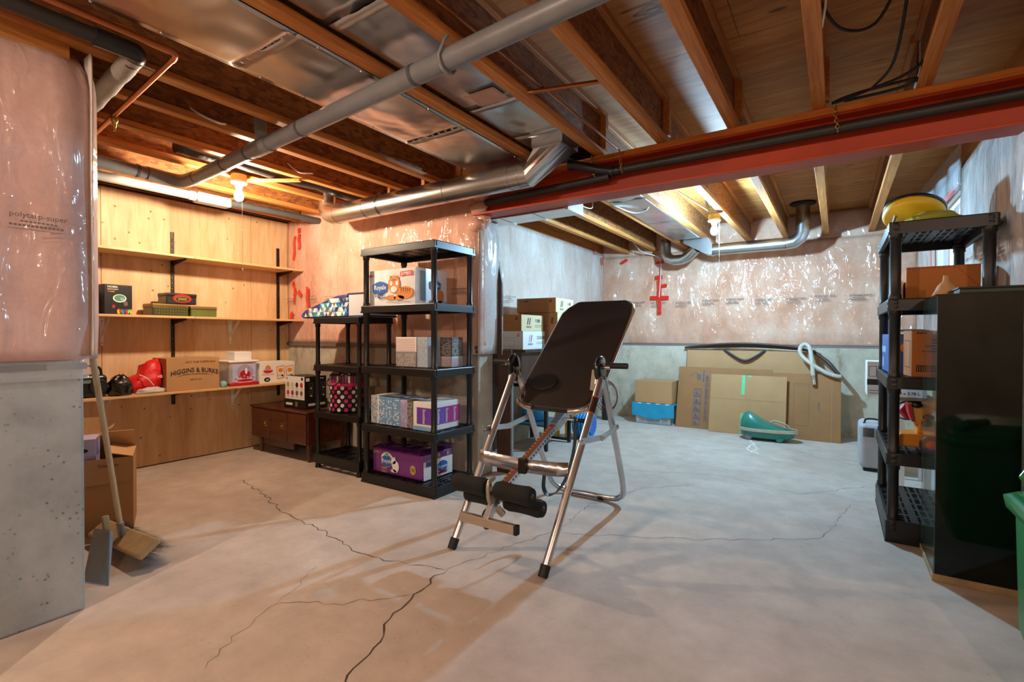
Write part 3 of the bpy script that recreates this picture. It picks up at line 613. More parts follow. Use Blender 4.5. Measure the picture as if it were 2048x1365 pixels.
cable('copper coloured rod running beside a joist to the far bulb', [(-1.20, 3.3, 2.36), (-1.12, 4.2, 2.35), (-1.04, 5.0, 2.345)], .007, 'copper', 'copper_rod', 2)
cable('coil of white cable above the far bulb', [(-1.05, 5.05, 2.36), (-1.07, 5.0, 2.42), (-1.03, 4.95, 2.46), (-1.0, 5.0, 2.40), (-1.04, 5.06, 2.38), (-1.06, 4.98, 2.44)], .006)
cable('white cable taped down the far wall under red tape', [(-2.35, 6.6, 2.42), (-2.30, 6.8, 2.32), (-2.12, 6.92, 2.25), (-2.07, 6.925, 2.15), (-2.075, 6.925, 1.9), (-2.09, 6.925, 1.68)], .006)
# ================================================================= storage recess: shelves and what stands on them
SX = -4.66
def wall_shelf(label, y0, y1, z, x1=SX):
    return tag(B().box(-4.968, x1, y0, y1, z-.019, z).obj('wall_shelf', G['shelf_board'], bev=.002), label, 'shelf')
wall_shelf('upper pine shelf board, outer length, on the plywood wall', .45, 2.06, 1.823)
wall_shelf('upper pine shelf board, length meeting the pink wrapped wall', 2.063, 3.10, 1.823)
wall_shelf('middle pine shelf board holding the black lamp carton', .45, 2.06, 1.303)
wall_shelf('middle pine shelf board reaching the pink wrapped wall, below the tins', 2.063, 3.10, 1.303)
wall_shelf('lowest pine shelf board carrying the hot tub carton', .45, 3.05, .668, -4.60)
for y, z0, z1, lab in ((2.01, .52, 2.06, 'dark slotted steel shelf upright behind the tins'), (3.005, .50, 2.06, 'dark slotted steel shelf upright next to the pink wall')):
    t = thing('shelf_upright', lab, 'upright', (-4.965, y, z0))
    B().box(-4.969, -4.955, y-.013, y-.005, z0, z1).box(-4.969, -4.955, y+.005, y+.013, z0, z1).obj('rail', G['dark_metal'], t)
    c = B()
    for k in range(int((z1-z0)/.05)): c.box(-4.968, -4.957, y-.005, y+.005, z0+.05*k, z0+.05*k+.03)
    o = c.obj('slot_rungs', G['dark_metal'], t); o['kind'] = 'stuff'
    for z in (1.804, 1.284, .649):
        c = B(); c.prism([(-4.955, z), (-4.70, z), (-4.70, z-.012), (-4.93, z-.045), (-4.955, z-.045)], (y-.003, y+.003), lambda a, b, l_: V(a, l_, b)); c.obj('bracket', G['dark_metal'], t)
for y, z, lab in ((1.50, 1.284, 'white steel shelf bracket under the middle shelf near the black carton'), (2.51, 1.284, 'white steel shelf bracket under the middle shelf above the clear tub'), (1.50, .649, 'white steel bracket under the lowest shelf near the broom'), (2.53, .649, 'white steel bracket under the lowest shelf beside the walnut cabinet')):
    t = thing('shelf_bracket', lab, 'bracket', (-4.966, y, z-.24))
    B().prism([(y-.02, z), (y+.02, z), (y+.008, z-.23), (y-.008, z-.23)], (-4.969, -4.962), lambda a, b, l_: V(l_, a, b)).obj('back_leg', G['white'], t)
    B().prism([(-4.966, y-.02), (-4.966, y+.02), (-4.72, y+.007), (-4.72, y-.007)], (z-.004, z), lambda a, b, l_: V(a, b, l_)).obj('arm', G['white'], t)
    B().bar((-4.962, y, z-.15), (-4.80, y, z-.005), .004, .03).obj('gusset', G['white'], t)
    c = B()
    for q in (z-.03, z-.21): c.lathe([(.004, 0), (.003, .003), (0, .004)], (-4.962, y, q), 8, 'x')
    o = c.obj('screw', G['dark_metal'], t); o['kind'] = 'stuff'
# middle shelf ------------------------------------------------------------
t = tag(B().box(-4.90, -4.72, 1.26, 1.385, 1.304, 1.545).obj('white_carton', G['grey_white'], bev=.003), 'plain white carton half hidden behind the concrete wall on the middle shelf', 'box')
Face(t, (-4.72, 1.26, 1.304), (0, 1, 0), (0, 0, 1)).rect(.02, .01, .105, .012, G['print_grey']).rect(.02, .22, .105, .222, G['print_grey']).done()
t, f = carton('lamp_carton', 'black printed carton with a glass globe picture on the middle shelf', -4.86, -4.70, 1.43, 1.615, 1.304, 1.535, G['black'], .06)
E_ = f['E']; E_.text('NOMA', .02, .205, .016, G['white'], bold=.02); E_.rect(.02, .192, .09, .196, G['white']); E_.rect(.02, .184, .08, .187, G['print_grey'])
for i, c in enumerate(('red', 'orange', 'yellow')): E_.rect(.02+.016*i, .172, .034+.016*i, .178, G[c])
E_.ell(.10, .125, .045, .032, G['white']); E_.ell(.10, .127, .036, .025, mat('globe_green', '5b8f6a', .3), 2); E_.ell(.115, .120, .014, .012, G['sky'], 3); E_.ell(.14, .085, .014, .02, G['print_grey']); E_.ell(.06, .06, .010, .014, G['crimson'])
for i, c in enumerate(('yellow', 'red', 'teal', 'blue', 'red', 'green_tape', 'yellow')): E_.poly([(.085+.014*i, .004), (.10+.014*i, .004+.02*(i % 2)), (.095+.014*i, .045), (.08+.014*i, .03)], G[c], 2)
E_.done(); f['S'].rect(.03, .02, .05, .06, G['yellow']).done()
def tin(name, label, x0, x1, y0, y1, z0, z1, m, lidm, ang=0):
    c = ((x0+x1)/2, (y0+y1)/2, z0); t = thing(name, label, 'tin', c); mx = rotz(c, ang); zl = z0+(z1-z0)*.72
    b = B().box(x0, x1, y0, y1, z0, zl, mx).obj('body', m, t, .008, 3); B().box(x0-.003, x1+.003, y0-.003, y1+.003, zl, z1, mx).obj('lid', lidm, t, .008, 3)
    c_ = B()
    for z in (zl-.001,): c_.box(x0-.004, x1+.004, y0-.004, y1+.004, z-.003, z+.001, mx)
    c_.obj('rolled_rim', lidm, t, .002); return t, b, mx
t, b, mx = tin('biscuit_tin', 'flat gold embossed tin on the middle shelf under the black tin', -4.90, -4.71, 1.76, 2.03, 1.304, 1.405, mat('tin_dark', '4d5a3a', .3, metal=.5), G['gold_tin'])
F = Face(b, (-4.71, 1.775, 1.312), (0, 1, 0), (0, 0, 1))
for i in range(12):
    for j in range(3): F.ell(.012+.021*i, .012+.022*j, .005, .006, G['gold_tin'])
F.done()
tin('biscuit_tin', 'flat olive green tin beside the embossed gold tin on the middle shelf', -4.88, -4.71, 2.05, 2.265, 1.304, 1.395, G['green_tin'], G['gold_tin'])
t, b, mx = tin('biscuit_tin', 'black tin with a red and gold oval label resting on the gold tin', -4.87, -4.72, 1.86, 2.10, 1.406, 1.50, mat('tin_black', '23262a', .3, coat=.4), mat('tin_black2', '2a2622', .35, coat=.4), .05)
F = Face(t, mx @ V(-4.717, 1.86, 1.406), mx.to_3x3() @ V(0, 1, 0), (0, 0, 1)); F.ell(.12, .048, .075, .038, G['red'], 2); F.ell(.12, .044, .062, .028, G['black'], 3); F.ell(.12, .044, .058, .024, G['gold'], 4); F.ell(.12, .044, .054, .021, G['black'], 5)
for k in range(3): F.rect(.085, .034+.008*k, .155, .038+.008*k, G['gold'], 6)
F.done()
# lowest shelf ------------------------------------------------------------
z = .669
t = thing('portable_radio', 'black portable radio on the lowest shelf behind the broom handle', 'radio', (-4.72, 1.33, z))
B().box(-4.83, -4.66, 1.18, 1.445, z, z+.17).obj('case', G['black_plastic'], t, .03, 4)
B().lathe([(.055, 0), (.06, .006), (.05, .012), (.04, .006)], (-4.66, 1.385, z+.08), 20, 'x').obj('speaker_ring', G['rubber'], t)
B().box(-4.659, -4.655, 1.26, 1.34, z+.11, z+.135).obj('dial', G['steel_grey'], t); B().box(-4.659, -4.655, 1.26, 1.34, z+.05, z+.07).obj('cassette_door', G['dark_metal'], t)
B().tube(spline([(-4.74, 1.23, z+.16), (-4.74, 1.24, z+.23), (-4.74, 1.40, z+.23), (-4.74, 1.43, z+.16)], 5), .009, 8).obj('carry_handle', G['black_plastic'], t)
def blob(c, rx, ry, rz, seed, amp=.25, n=22, m=14, fl=True):
    def fn(q): return 1+amp*(noise.noise(q*2.1+V(seed, 0, 0))+.6*noise.noise(q*5+V(0, seed, 0)))
    b = B().ball(c, rx, ry, rz, n, m, fn)
    if fl:
        for p in b.v: p.z = max(p.z, c[2]-rz*.55)
        lo = min(p.z for p in b.v)
        for p in b.v: p.z += z-lo+.001 if fl is True else 0
    return b
b = blob((-4.665, 1.525, z+.05), .06, .08, .10, 3, .3)
for p in b.v:
    if p.y > 1.58: p.z = z+(p.z-z)*.75
tag(b.obj('black_bag', mat('bin_liner', '0d0d0e', .25, coat=.6, bump=.5, scale=6)), 'crumpled glossy black plastic bag on the lowest shelf beside the radio', 'bag')
tag(blob((-4.645, 1.72, z+.02), .035, .10, .03, 5, .3).obj('clear_bag', mat('thin_plastic', 'd8d6d2', .25, alpha=.75, coat=.5)), 'crumpled white translucent plastic bag in front of the red bag', 'bag')
b = blob((-4.79, 1.705, z+.10), .10, .15, .17, 9, .22, 26, 18)
for p in b.v:
    k = (p.z-z)/.27; p.y += .13*max(0, k-.1)
    if p.y < 1.70 and p.z > z+.10: p.z = z+.10+(p.z-z-.10)*.45
    p.y = min(p.y, 1.828)
t = thing('drawstring_bag', 'bright red drawstring bag slumped against the brown carton', 'bag', (-4.72, 1.76, z)); b.obj('bag', mat('red_nylon', 'd81e1e', .45, var=.12, bump=.3, scale=6), t)
B().tube(spline([(-4.70, 1.66, z+.15), (-4.66, 1.70, z+.12), (-4.67, 1.75, z+.06)], 5), .004, 6).obj('drawstring', G['white'], t)
F = Face(t, (-4.665, 1.775, z+.12), (0, 1, 0), (0, 0, 1)); F.text('HS', 0, 0, .022, G['white'], bold=.02); F.done()
t, f = carton('hot_tub_carton', 'brown carton marked HOT TUB CHEMICALS on the lowest shelf', -4.93, -4.625, 1.835, 2.245, z, z+.275, G['card'], -.05, tape=None)
E_ = f['E']; E_.text('HOT TUB CHEMICALS', .14, .232, .018, G['ink'], bold=.0, sx=.95); E_.text('HIGGINS & BURKE', .215, .125, .04, G['ink'], 'C', .018, sx=.82, arc=.028); E_.text('DEPUIS 1912', .22, .085, .012, G['ink'], 'C'); E_.poly([(.06, .115), (.13, .135), (.215, .140), (.30, .135), (.37, .115), (.30, .131), (.215, .136), (.13, .131)], G['ink']); E_.done()
f['S'].rect(.1, .06, .2, .2, G['card_light']).done()
tag(blob((-4.64, 2.285, z+.02), .035, .028, .035, 11, .25).obj('cloth', G['cloth_teal']), 'scrunched pale teal cloth between the brown carton and clear tub', 'cloth')
t = thing('clear_tub', 'clear plastic tub of decorations with a white lid on the lowest shelf', 'tub', (-4.75, 2.46, z))
B().box(-4.865, -4.635, 2.335, 2.60, z, z+.215).obj('tub', G['clear_plastic'], t, .02, 3)
B().box(-4.875, -4.625, 2.325, 2.61, z+.215, z+.235).obj('lid', G['white'], t, .008, 2)
B().box(-4.87, -4.618, 2.33, 2.605, z-.0005, z+.03).obj('red_base', G['crimson'], t, .006, 2)
F = Face(t, (-4.634, 2.335, z), (0, 1, 0), (0, 0, 1)); F.rect(.025, .035, .24, .20, G['lav'], 2); F.ell(.14, .125, .075, .07, mat('snow_globe', 'a89ab8', .2), 3); F.ell(.14, .105, .05, .038, G['crimson'], 4); F.ell(.15, .135, .012, .03, G['white'], 5); F.ell(.14, .045, .09, .018, G['white'], 5); F.ell(.14, .048, .08, .012, G['crimson'], 6)
for k in range(12): F.ell(.05+.016*k, .065+.012*(k % 3), .006, .006, G['white' if k % 2 else 'red'], 7)
F.done()
tag(B().box(-4.82, -4.67, 2.40, 2.56, z+.236, z+.315).obj('white_carton', G['white'], bev=.004), 'small plain white carton on top of the clear tub lid', 'box')
t, f = carton('snack_carton', 'white snack carton with orange chip bag pictures on the lowest shelf', -4.90, -4.66, 2.625, 3.00, z, z+.205, G['white'], .03)
E_ = f['E']; E_.ell(.085, .14, .03, .035, G['orange']); E_.ell(.085, .12, .05, .022, G['red'], 2); E_.text('Old Dutch', .085, .125, .018, G['white'], 'C', .02, 3); E_.text('POTATO CHIPS', .085, .078, .013, G['orange'], 'C', .02)
E_.ell(.075, .035, .032, .022, G['black'], 2); E_.text('24', .075, .025, .02, G['white'], 'C', .02, 3)
for x0, y0 in ((.17, .03), (.27, .028)):
    E_.poly([(x0, y0+.125), (x0+.085, y0+.14), (x0+.095, y0+.015), (x0+.012, y0)], G['orange'], 2); E_.poly([(x0+.008, y0+.117), (x0+.078, y0+.13), (x0+.087, y0+.02), (x0+.018, y0+.008)], G['white'], 3)
    E_.ell(x0+.045, y0+.09, .026, .022, G['orange'], 4); E_.rect(x0+.02, y0+.03, x0+.07, y0+.05, G['card_tan'], 4); E_.ell(x0+.065, y0+.035, .012, .010, G['black'], 5)
E_.done()
# walnut cabinet and the cartons on it --------------------------------------
t = thing('walnut_cabinet', 'low dark walnut cabinet on tapered legs in the storage corner', 'cabinet', (-4.38, 2.86, 0))
CX0, CX1, CY0, CY1 = -4.80, -3.90, 2.625, 3.09
body = B().box(CX0, CX1, CY0+.012, CY1, .155, .44).obj('body', G['walnut'], t, .004)
B().box(CX0-.01, CX1+.01, CY0-.008, CY1, .44, .458).obj('top', G['walnut'], t, .004)
for a, b, kx in ((CX0+.015, -4.475, -4.545), (-4.465, -4.20, -4.27), (-4.19, CX1-.01, None)):
    d = B().box(a, b, CY0-.004, CY0+.012, .165, .432).obj('door' if kx else 'front_panel', G['walnut'], t, .003)
    if kx:
        c = B(); c.prism([(kx-.016, .325), (kx+.012, .33), (kx+.018, .30), (kx+.006, .285), (kx+.014, .275), (kx-.012, .272), (kx-.004, .29), (kx-.02, .30)], (CY0-.010, CY0-.004), lambda p, q, l_: V(p, l_, q)); c.ball((kx, CY0-.012, .30), .008); c.obj('pull', G['brass'], d)
B().box(-4.62, -4.13, CY0+.02, CY0+.04, .09, .155).obj('apron', G['walnut'], t, .004)
for x in (CX0+.10, CX1-.04):
    for y in (CY0+.05, CY1-.06): B().tube([(x, y, .0), (x, y, .155)], [.013, .022], 12).obj('leg', G['walnut'], t)
z = .459
t, f = carton('cookware_carton', 'black carton with white lettering lying on the walnut cabinet', -4.36, -4.04, 2.70, 2.94, z, z+.085, G['black'], .02)
f['S'].rect(.03, .03, .13, .052, G['white']).rect(.17, .02, .21, .065, G['print_grey']).done(); f['E'].rect(.03, .03, .10, .052, G['white']).rect(.107, .03, .21, .052, G['white']).done()
t, f = carton('cookware_carton', 'black and white carton with rows of round food pictures atop the black carton', -4.35, -4.05, 2.705, 2.935, z+.086, z+.30, G['black'], .0)
S = f['S']; S.rect(.0, .0, .30, .214, G['white'])
for i in range(4):
    for j in range(2): S.ell(.045+.07*i, .135-.075*j, .021, .024, G[['gold', 'card_tan', 'black', 'red', 'tape_red', 'magenta', 'green_tin', 'print_grey'][i+4*j]], 2); S.rect(.025+.07*i, .098-.075*j, .065+.07*i, .101-.075*j, G['print_grey'], 2)
S.rect(.02, .185, .04, .20, G['print_grey'], 2); S.rect(.25, .18, .28, .205, G['black'], 2); S.done()
E_ = f['E']; E_.rect(.012, .17, .05, .20, G['white'])
for i in range(3):
    for j in range(2): E_.frame(.05+.065*i, .05+.07*j, .085+.065*i, .085+.07*j, .005, G['print_grey']); E_.ell(.067+.065*i, .035+.07*j, .012, .006, G['white'])
E_.rect(.15, .19, .20, .197, G['white']); E_.done()
# broom, dust pan, open carton beside the foreground wall -------------------
t = thing('push_broom', 'push broom with pale wooden stick and black bristles leaning on the wall', 'broom', (-3.05, 1.08, 0))
a, b = V(-3.40, 1.00, 0), V(-2.80, 1.03, 0); d = (b-a).normalized(); s = V(-d.y, d.x, 0)
tl = Matrix.Translation(V(-3.1, 1.015, .085)) @ Matrix.Rotation(.6, 4, 'X')
hb = B(); hb.box(-.30, -.012, -.055, .055, -.018, .016).box(.012, .30, -.055, .055, -.018, .016).box(-.012, .012, -.04, .04, -.018, .010); hb.xf(tl @ Matrix.Rotation(math.atan2(d.y, d.x), 4, 'Z')); hb.obj('block', G['tan_brush'], t, .012, 3)
br = B(); rnd = random.Random(3)
for i in range(1600):
    x = rnd.uniform(-.29, .29); y = rnd.uniform(-.035, .05)
    p = tl @ V(x, y, -.012); q = tl @ V(x*1.04+rnd.uniform(-.012, .012), y*1.5+.03+rnd.uniform(-.012, .012), -.085-rnd.uniform(0, .025)); q.z = max(q.z, .003)
    w_ = V(.0032, 0, 0); br.add([p-w_, p+w_, q], [(0, 1, 2)])
o = br.obj('bristles', G['bristle'], t); o['kind'] = 'stuff'
B().tube([tl @ V(0, 0, .0), V(-2.755, .79, 1.115), V(-2.745, .782, 1.16)], .0125, 12).obj('stick', G['stick_wood'], t)
B().tube([tl @ V(0, 0, .0), (tl @ V(0, 0, 0)).lerp(V(-2.755, .79, 1.115), .09)], .017, 12).obj('ferrule', G['steel_grey'], t)
t = thing('dustpan', 'grey sheet metal dustpan standing against the foreground concrete wall', 'dustpan', (-2.95, .86, 0))
pan_ = [V(-2.90, .80, .004), V(-2.765, .850, .002), V(-2.95, .915, .19), V(-3.05, .885, .19)]
nn = (pan_[1]-pan_[0]).cross(pan_[3]-pan_[0]).normalized()
B().add(pan_+[p+nn*.003 for p in pan_], [(0, 1, 2, 3), (7, 6, 5, 4), (0, 4, 5, 1), (1, 5, 6, 2), (2, 6, 7, 3), (3, 7, 4, 0)]).obj('pan', G['steel_grey'], t)
B().add([pan_[1], pan_[2], pan_[2]+nn*-.022, pan_[1]+nn*-.004]+[p+V(.003, 0, 0) for p in (pan_[1], pan_[2], pan_[2]+nn*-.022, pan_[1]+nn*-.004)], [(0, 1, 2, 3), (7, 6, 5, 4), (0, 4, 5, 1), (1, 5, 6, 2), (2, 6, 7, 3), (3, 7, 4, 0)]).obj('side_lip', G['steel_grey'], t)
q = (pan_[2]+pan_[3])/2; B().bar(q+nn*-.03, q+nn*-.03+V(-.03, .0, .07), .03, .022).obj('wood_handle', G['tan_brush'], t, .006)
t = thing('open_carton', 'tall brown carton with open flaps standing behind the broom', 'box', (-3.70, 1.24, 0))
om = Matrix.Translation(V(-3.455, 1.186, 0)) @ Matrix.Rotation(R(68), 4, 'Z'); th = .005; OZ = .43; o3_ = om.to_3x3()
c = B(); c.box(-.42, 0, 0, .33, .001, .006, om).box(-.42, 0, 0, th, .006, OZ, om).box(-.42, 0, .33-th, .33, .006, OZ, om).box(-.42, -.42+th, th, .33-th, .006, OZ, om).box(-th, 0, th, .33-th, .006, OZ, om)
bd = c.obj('body', G['card'], t)
B().bar(om @ V(-.002, .165, OZ), om @ V(-.12, .165, OZ+.035), .32, .004).obj('flap', G['card_light'], t)
B().bar(om @ V(-.21, .328, OZ), om @ V(-.21, .24, OZ+.12), .41, .004).obj('flap', G['card_light'], t)
B().bar(om @ V(-.418, .165, OZ), om @ V(-.46, .165, OZ+.10), .32, .004).obj('flap', G['card_light'], t)
B().bar(om @ V(-.21, .002, OZ), om @ V(-.21, -.02, OZ-.14), .41, .004).obj('flap', G['card'], t)
F = Face(bd, om @ V(-.42, -.012, 0), o3_ @ V(1, 0, 0), (0, 0, 1)); F.text('Treasures', .26, .385, .017, G['ink'], bold=0); F.done()
t = thing('lavender_carton', 'small lavender carton with a hand hole poking from the open carton', 'box', (-3.78, 1.22, .4))
mx = om
B().box(-.36, -.17, .04, .22, .26, .545, mx).obj('body', G['lav'], t, .003)
B().bar(mx @ V(-.17, .13, .545), mx @ V(-.10, .13, .60), .17, .003).obj('flap', G['card_light'], t); B().bar(mx @ V(-.265, .22, .545), mx @ V(-.265, .27, .64), .19, .003).obj('flap', G['card_light'], t)
Face(t, mx @ V(-.36, .04, .26), o3_ @ V(1, 0, 0), (0, 0, 1)).ell(.13, .22, .025, .012, G['ink'], 2).done()
# ================================================================= plastic racks
def shelf_tray(t, x0, x1, y0, y1, z, th, m, nx, ny, lip=.0):
    """moulded shelf: rim, slatted deck with slots, corner sockets; z = top of the deck"""
    c = B(); w_ = .022
    o = B().box(x0, x1, y0, y0+w_, z-th, z+lip).box(x0, x1, y1-w_, y1, z-th, z+lip).box(x0, x0+w_, y0+w_, y1-w_, z-th, z+lip).box(x1-w_, x1, y0+w_, y1-w_, z-th, z+lip).obj('shelf', m, t, .006, 2)
    L = (x1-x0-2*w_); W = (y1-y0-2*w_)
    for i in range(1, nx): x = x0+w_+L*i/nx; c.box(x-(.018 if i % 3 == 0 else .006), x+(.018 if i % 3 == 0 else .006), y0+w_, y1-w_, z-.018, z-.002)
    for j in range(1, ny): y = y0+w_+W*j/ny; c.box(x0+w_, x1-w_, y-(.016 if j % 3 == 0 else .004), y+(.016 if j % 3 == 0 else .004), z-.016, z-.003)
    d = c.obj('slatted_deck', m, o); d['kind'] = 'stuff'
    c = B().box(x0-.002, x1+.002, y0-.002, y0, z-th, z-th+.012).box(x1, x1+.002, y0-.002, y1, z-th, z-th+.012).box(x0-.002, x0, y0, y1, z-th, z-th+.012)
    c.obj('rim_bead', m, o); return o
def rack(name, label, x0, x1, y0, y1, tiers, m, pr=.021, th=.055, nx=18, ny=11, ins=.03, foot=0):
    t = thing(name, label, 'rack', ((x0+x1)/2, (y0+y1)/2, 0))
    for z in tiers: shelf_tray(t, x0, x1, y0, y1, z, th if z > .15 else z-foot, m, nx, ny)
    for x in (x0+ins, x1-ins):
        for y in (y0+ins, y1-ins):
            for a, b in zip(tiers, tiers[1:]):
                q = B().lathe([(pr+.004, 0), (pr+.004, .02), (pr, .028), (pr, b-a-th-.03), (pr+.005, b-a-th-.026), (pr+.005, b-a-th)], (x, y, a), 16); q.obj('post', m, t)
            if foot: B().tube([(x, y, 0), (x, y, foot+.02)], [pr+.008, pr], 12).obj('foot', m, t)
    return t
T1 = [.075, .455, .905, 1.37, 1.81]
rack('storage_rack', 'tall black plastic five tier rack loaded with paper goods', -3.09, -2.325, 2.55, 3.01, T1, G['rack_black'])
T2 = [.125, .488, .888, 1.291]
rack('storage_rack', 'shorter black plastic four tier rack between the cabinet and the tall rack', -3.765, -3.175, 2.60, 2.965, T2, G['rack_black'], .018, .05, 14, 9, .026, .045)
# --- on the short rack
z = 1.292
t = thing('pet_ramp', 'folding pet bed with blue and teal triangle fabric on the short rack', 'pet bed', (-3.6, 2.8, z))
prof = [(-4.02, z+.0), (-4.05, z+.03), (-3.98, z+.075), (-3.55, z+.185), (-3.40, z+.195), (-3.36, z+.0)]
B().prism(prof, (2.66, 2.95), lambda a, b, l_: V(a, l_, b)).obj('cushion', G['navy'], t, .02, 3)
B().box(-3.355, -3.12, 2.645, 2.95, z, z+.19).obj('grey_side', G['grey_white'], t, .004)
B().box(-3.36, -3.115, 2.64, 2.955, z+.186, z+.196).obj('blue_rim', G['navy'], t); B().box(-3.36, -3.115, 2.64, 2.955, z+.0005, z+.012).obj('blue_base', G['navy'], t)
F = Face(t, (-4.05, 2.658, z), (1, 0, 0), (0, 0, 1), .0012, 'triangle_print'); cs = ['sky', 'white', 'navy', 'teal', 'blue', 'grey_white', 'print_grey']; rnd = random.Random(5)
def top_at(x):
    X = x-4.05
    for a, b in zip(prof[1:], prof[2:]):
        if a[0] <= X <= b[0]: return a[1]+(b[1]-a[1])*(X-a[0])/(b[0]-a[0])-z
    return 0
w_ = .042
for i in range(16):
    for j in range(5):
        x = .03+w_*i; y = .012+.038*j
        if x+w_ > .68 or top_at(x+.005) < y+.036: continue
        F.poly([(x, y), (x+w_, y), (x+w_/2, y+.036)], G[rnd.choice(cs)]); F.poly([(x+w_, y), (x+w_*1.5, y+.036), (x+w_/2, y+.036)], G[rnd.choice(cs)])
F.done()
sl = (V(-3.55, 0, z+.185)-V(-3.98, 0, z+.075)); F = Face(t, (-3.98, 2.68, z+.0775), sl, (0, 1, 0), .0015, 'triangle_print')
for i in range(10):
    for j in range(6): x, y = .004+w_*i, .01+.042*j; F.poly([(x, y), (x+w_, y), (x+w_/2, y+.036)], G[rnd.choice(cs)]); F.poly([(x+w_, y), (x+w_*1.5, y+.036), (x+w_/2, y+.036)], G[rnd.choice(cs)])
F.done()
c = B()
for k in range(3): c.tube(spline([(-3.72+.07*k, 2.64, z-.055), (-3.70+.07*k, 2.63, z-.085), (-3.66+.07*k, 2.63, z-.085), (-3.65+.07*k, 2.64, z-.055)], 4), .002, 5)
# polka dot cooler
z = .489; cx, cy, r = -3.545, 2.79, .150
t = thing('cooler_bag', 'round insulated bag with pink and white polka dots on the short rack', 'bag', (cx, cy, z))
B().lathe([(.13, 0), (r-.004, .006), (r, .02), (r+.004, .22)], (cx, cy, z), 32).obj('body', mat('dot_black', '241c22', .7), t)
B().lathe([(r+.004, .22), (r+.008, .222), (r+.008, .245), (r+.004, .247)], (cx, cy, z), 32, caps=False).obj('pink_band', G['pink'], t)
B().lathe([(r+.003, .247), (r+.004, .31), (r-.01, .325), (.09, .345), (0, .352)], (cx, cy, z), 32).obj('lid', mat('lid_dark', '3a2733', .7), t)
for k in range(40):
    a = 2*PI*k/40; n_ = V(math.cos(a), math.sin(a), 0); s_ = V(-n_.y, n_.x, 0); p = V(cx, cy, z)+n_*(r+.0055)
    if n_.y > .35 and n_.x < .9: continue
    w_ = .0085; B().add([p-s_*w_+V(0, 0, .25), p+s_*w_+V(0, 0, .25), p+s_*w_+V(0, 0, .308), p-s_*w_+V(0, 0, .308)], [(0, 1, 2, 3)]).obj('stripe', G[['white', 'crimson', 'print_grey', 'magenta'][k % 4]], t)
for j in range(6):
    for k in range(16):
        a = 2*PI*(k+.5*(j % 2))/16; n_ = V(math.cos(a), math.sin(a), 0); s_ = V(-n_.y, n_.x, 0); rr = r+.006+.0003*j
        if n_.y > .4: continue
        p = V(cx, cy, z+.024+.037*j)+n_*rr; B().add([p+s_*.0165*math.cos(q)-n_*.0014*math.cos(q)**2+V(0, 0, .0165*math.sin(q)) for q in [2*PI*i/12 for i in range(12)]], [tuple(range(12))]).obj('dot', G['white' if k % 2 else 'pink'], t)
B().tube(spline([(cx-.08, cy-r+.01, z+.28), (cx-.05, cy-r-.03, z+.235), (cx+.05, cy-r-.03, z+.235), (cx+.08, cy-r+.01, z+.28)], 6), .006, 8).obj('handle', mat('lid_dark', '3a2733', .7), t)
# --- on the tall rack
def shield(F, cx, cy, w_, h_, m, lay): F.poly([(cx-w_, cy+h_*.5), (cx-w_*.5, cy+h_*.85), (cx, cy+h_), (cx+w_*.5, cy+h_*.85), (cx+w_, cy+h_*.5), (cx+w_*.92, cy-h_*.6), (cx, cy-h_), (cx-w_*.92, cy-h_*.6)], m, lay)
z = 1.371
t = thing('paper_towel_pack', 'wrapped pack of white paper towel rolls with an orange animal picture', 'paper towels', (-2.78, 2.80, z))
for i in range(3):
    for j in range(2):
        B().lathe([(.02, .002), (.078, .002), (.082, .01), (.082, .262), (.078, .268), (.02, .268)], (-2.98+.166*i, 2.70+.165*j, z), 20).obj('roll', G['white'], t)
wr_ = B(); wr_.grid(lambda u, v: V(-3.065+.50*u, 2.612-.006*abs(math.sin(u*PI*3)), z+.002+.268*v), 30, 4); wr_.grid(lambda u, v: V(-2.562+.006*abs(math.sin(u*PI*2)), 2.612+.34*u, z+.002+.268*v), 20, 4); wr_.obj('wrapper', mat('wrap_white', 'e4e4e6', .25, coat=.8), t)
F = Face(t, (-3.065, 2.605, z), (1, 0, 0), (0, 0, 1)); shield(F, .135, .135, .085, .05, G['blue'], 2)
F.text('Royale', .135, .122, .036, G['white'], 'C', .012, 3); F.text('Tiger', .12, .068, .036, G['navy'], 'C', .015, 3, .08); F.text('Towel', .16, .048, .022, G['navy'], 'C', .015, 3, .12)
F.poly([(.35, .21), (.475, .215), (.478, .25), (.352, .247)], G['red'], 2); F.text('JUMBO', .413, .219, .023, G['white'], 'C', .02, 3); F.text('JUMBO', .03, .222, .018, G['red'], 'C', .02, 3)
og = mat('animal_orange', 'd9822e', .6)
F.ell(.285, .155, .062, .068, og, 2); F.poly([(.24, .20), (.245, .225), (.265, .213)], og, 2); F.poly([(.33, .20), (.335, .225), (.305, .213)], og, 2); F.ell(.40, .088, .085, .048, og, 2); F.ell(.25, .055, .055, .02, og, 2); F.ell(.34, .052, .055, .018, og, 2); F.ell(.285, .118, .034, .024, G['white'], 3); F.ell(.258, .165, .014, .02, G['white'], 3); F.ell(.318, .165, .014, .02, G['white'], 3)
for i in range(7): F.poly([(.25+.011*i, .20-.004*abs(i-3)), (.254+.011*i, .20-.004*abs(i-3)), (.256+.010*i, .17)], G['ink'], 4)
for i in range(5): F.poly([(.36+.022*i, .13-.003*i), (.367+.022*i, .13-.003*i), (.36+.022*i, .075)], G['ink'], 4)
F.rect(.20, .022, .45, .026, G['sky'], 2); F.done()
F = Face(t, (-2.553, 2.612, z), (0, 1, 0), (0, 0, 1)); shield(F, .20, .15, .06, .04, G['blue'], 2); F.text('Royale', .20, .14, .022, G['white'], 'C', .012, 3); F.ell(.25, .07, .045, .05, og, 2); F.rect(.04, .03, .09, .25, G['sky'], 2); F.rect(.14, .02, .32, .035, G['sky'], 2); F.done()
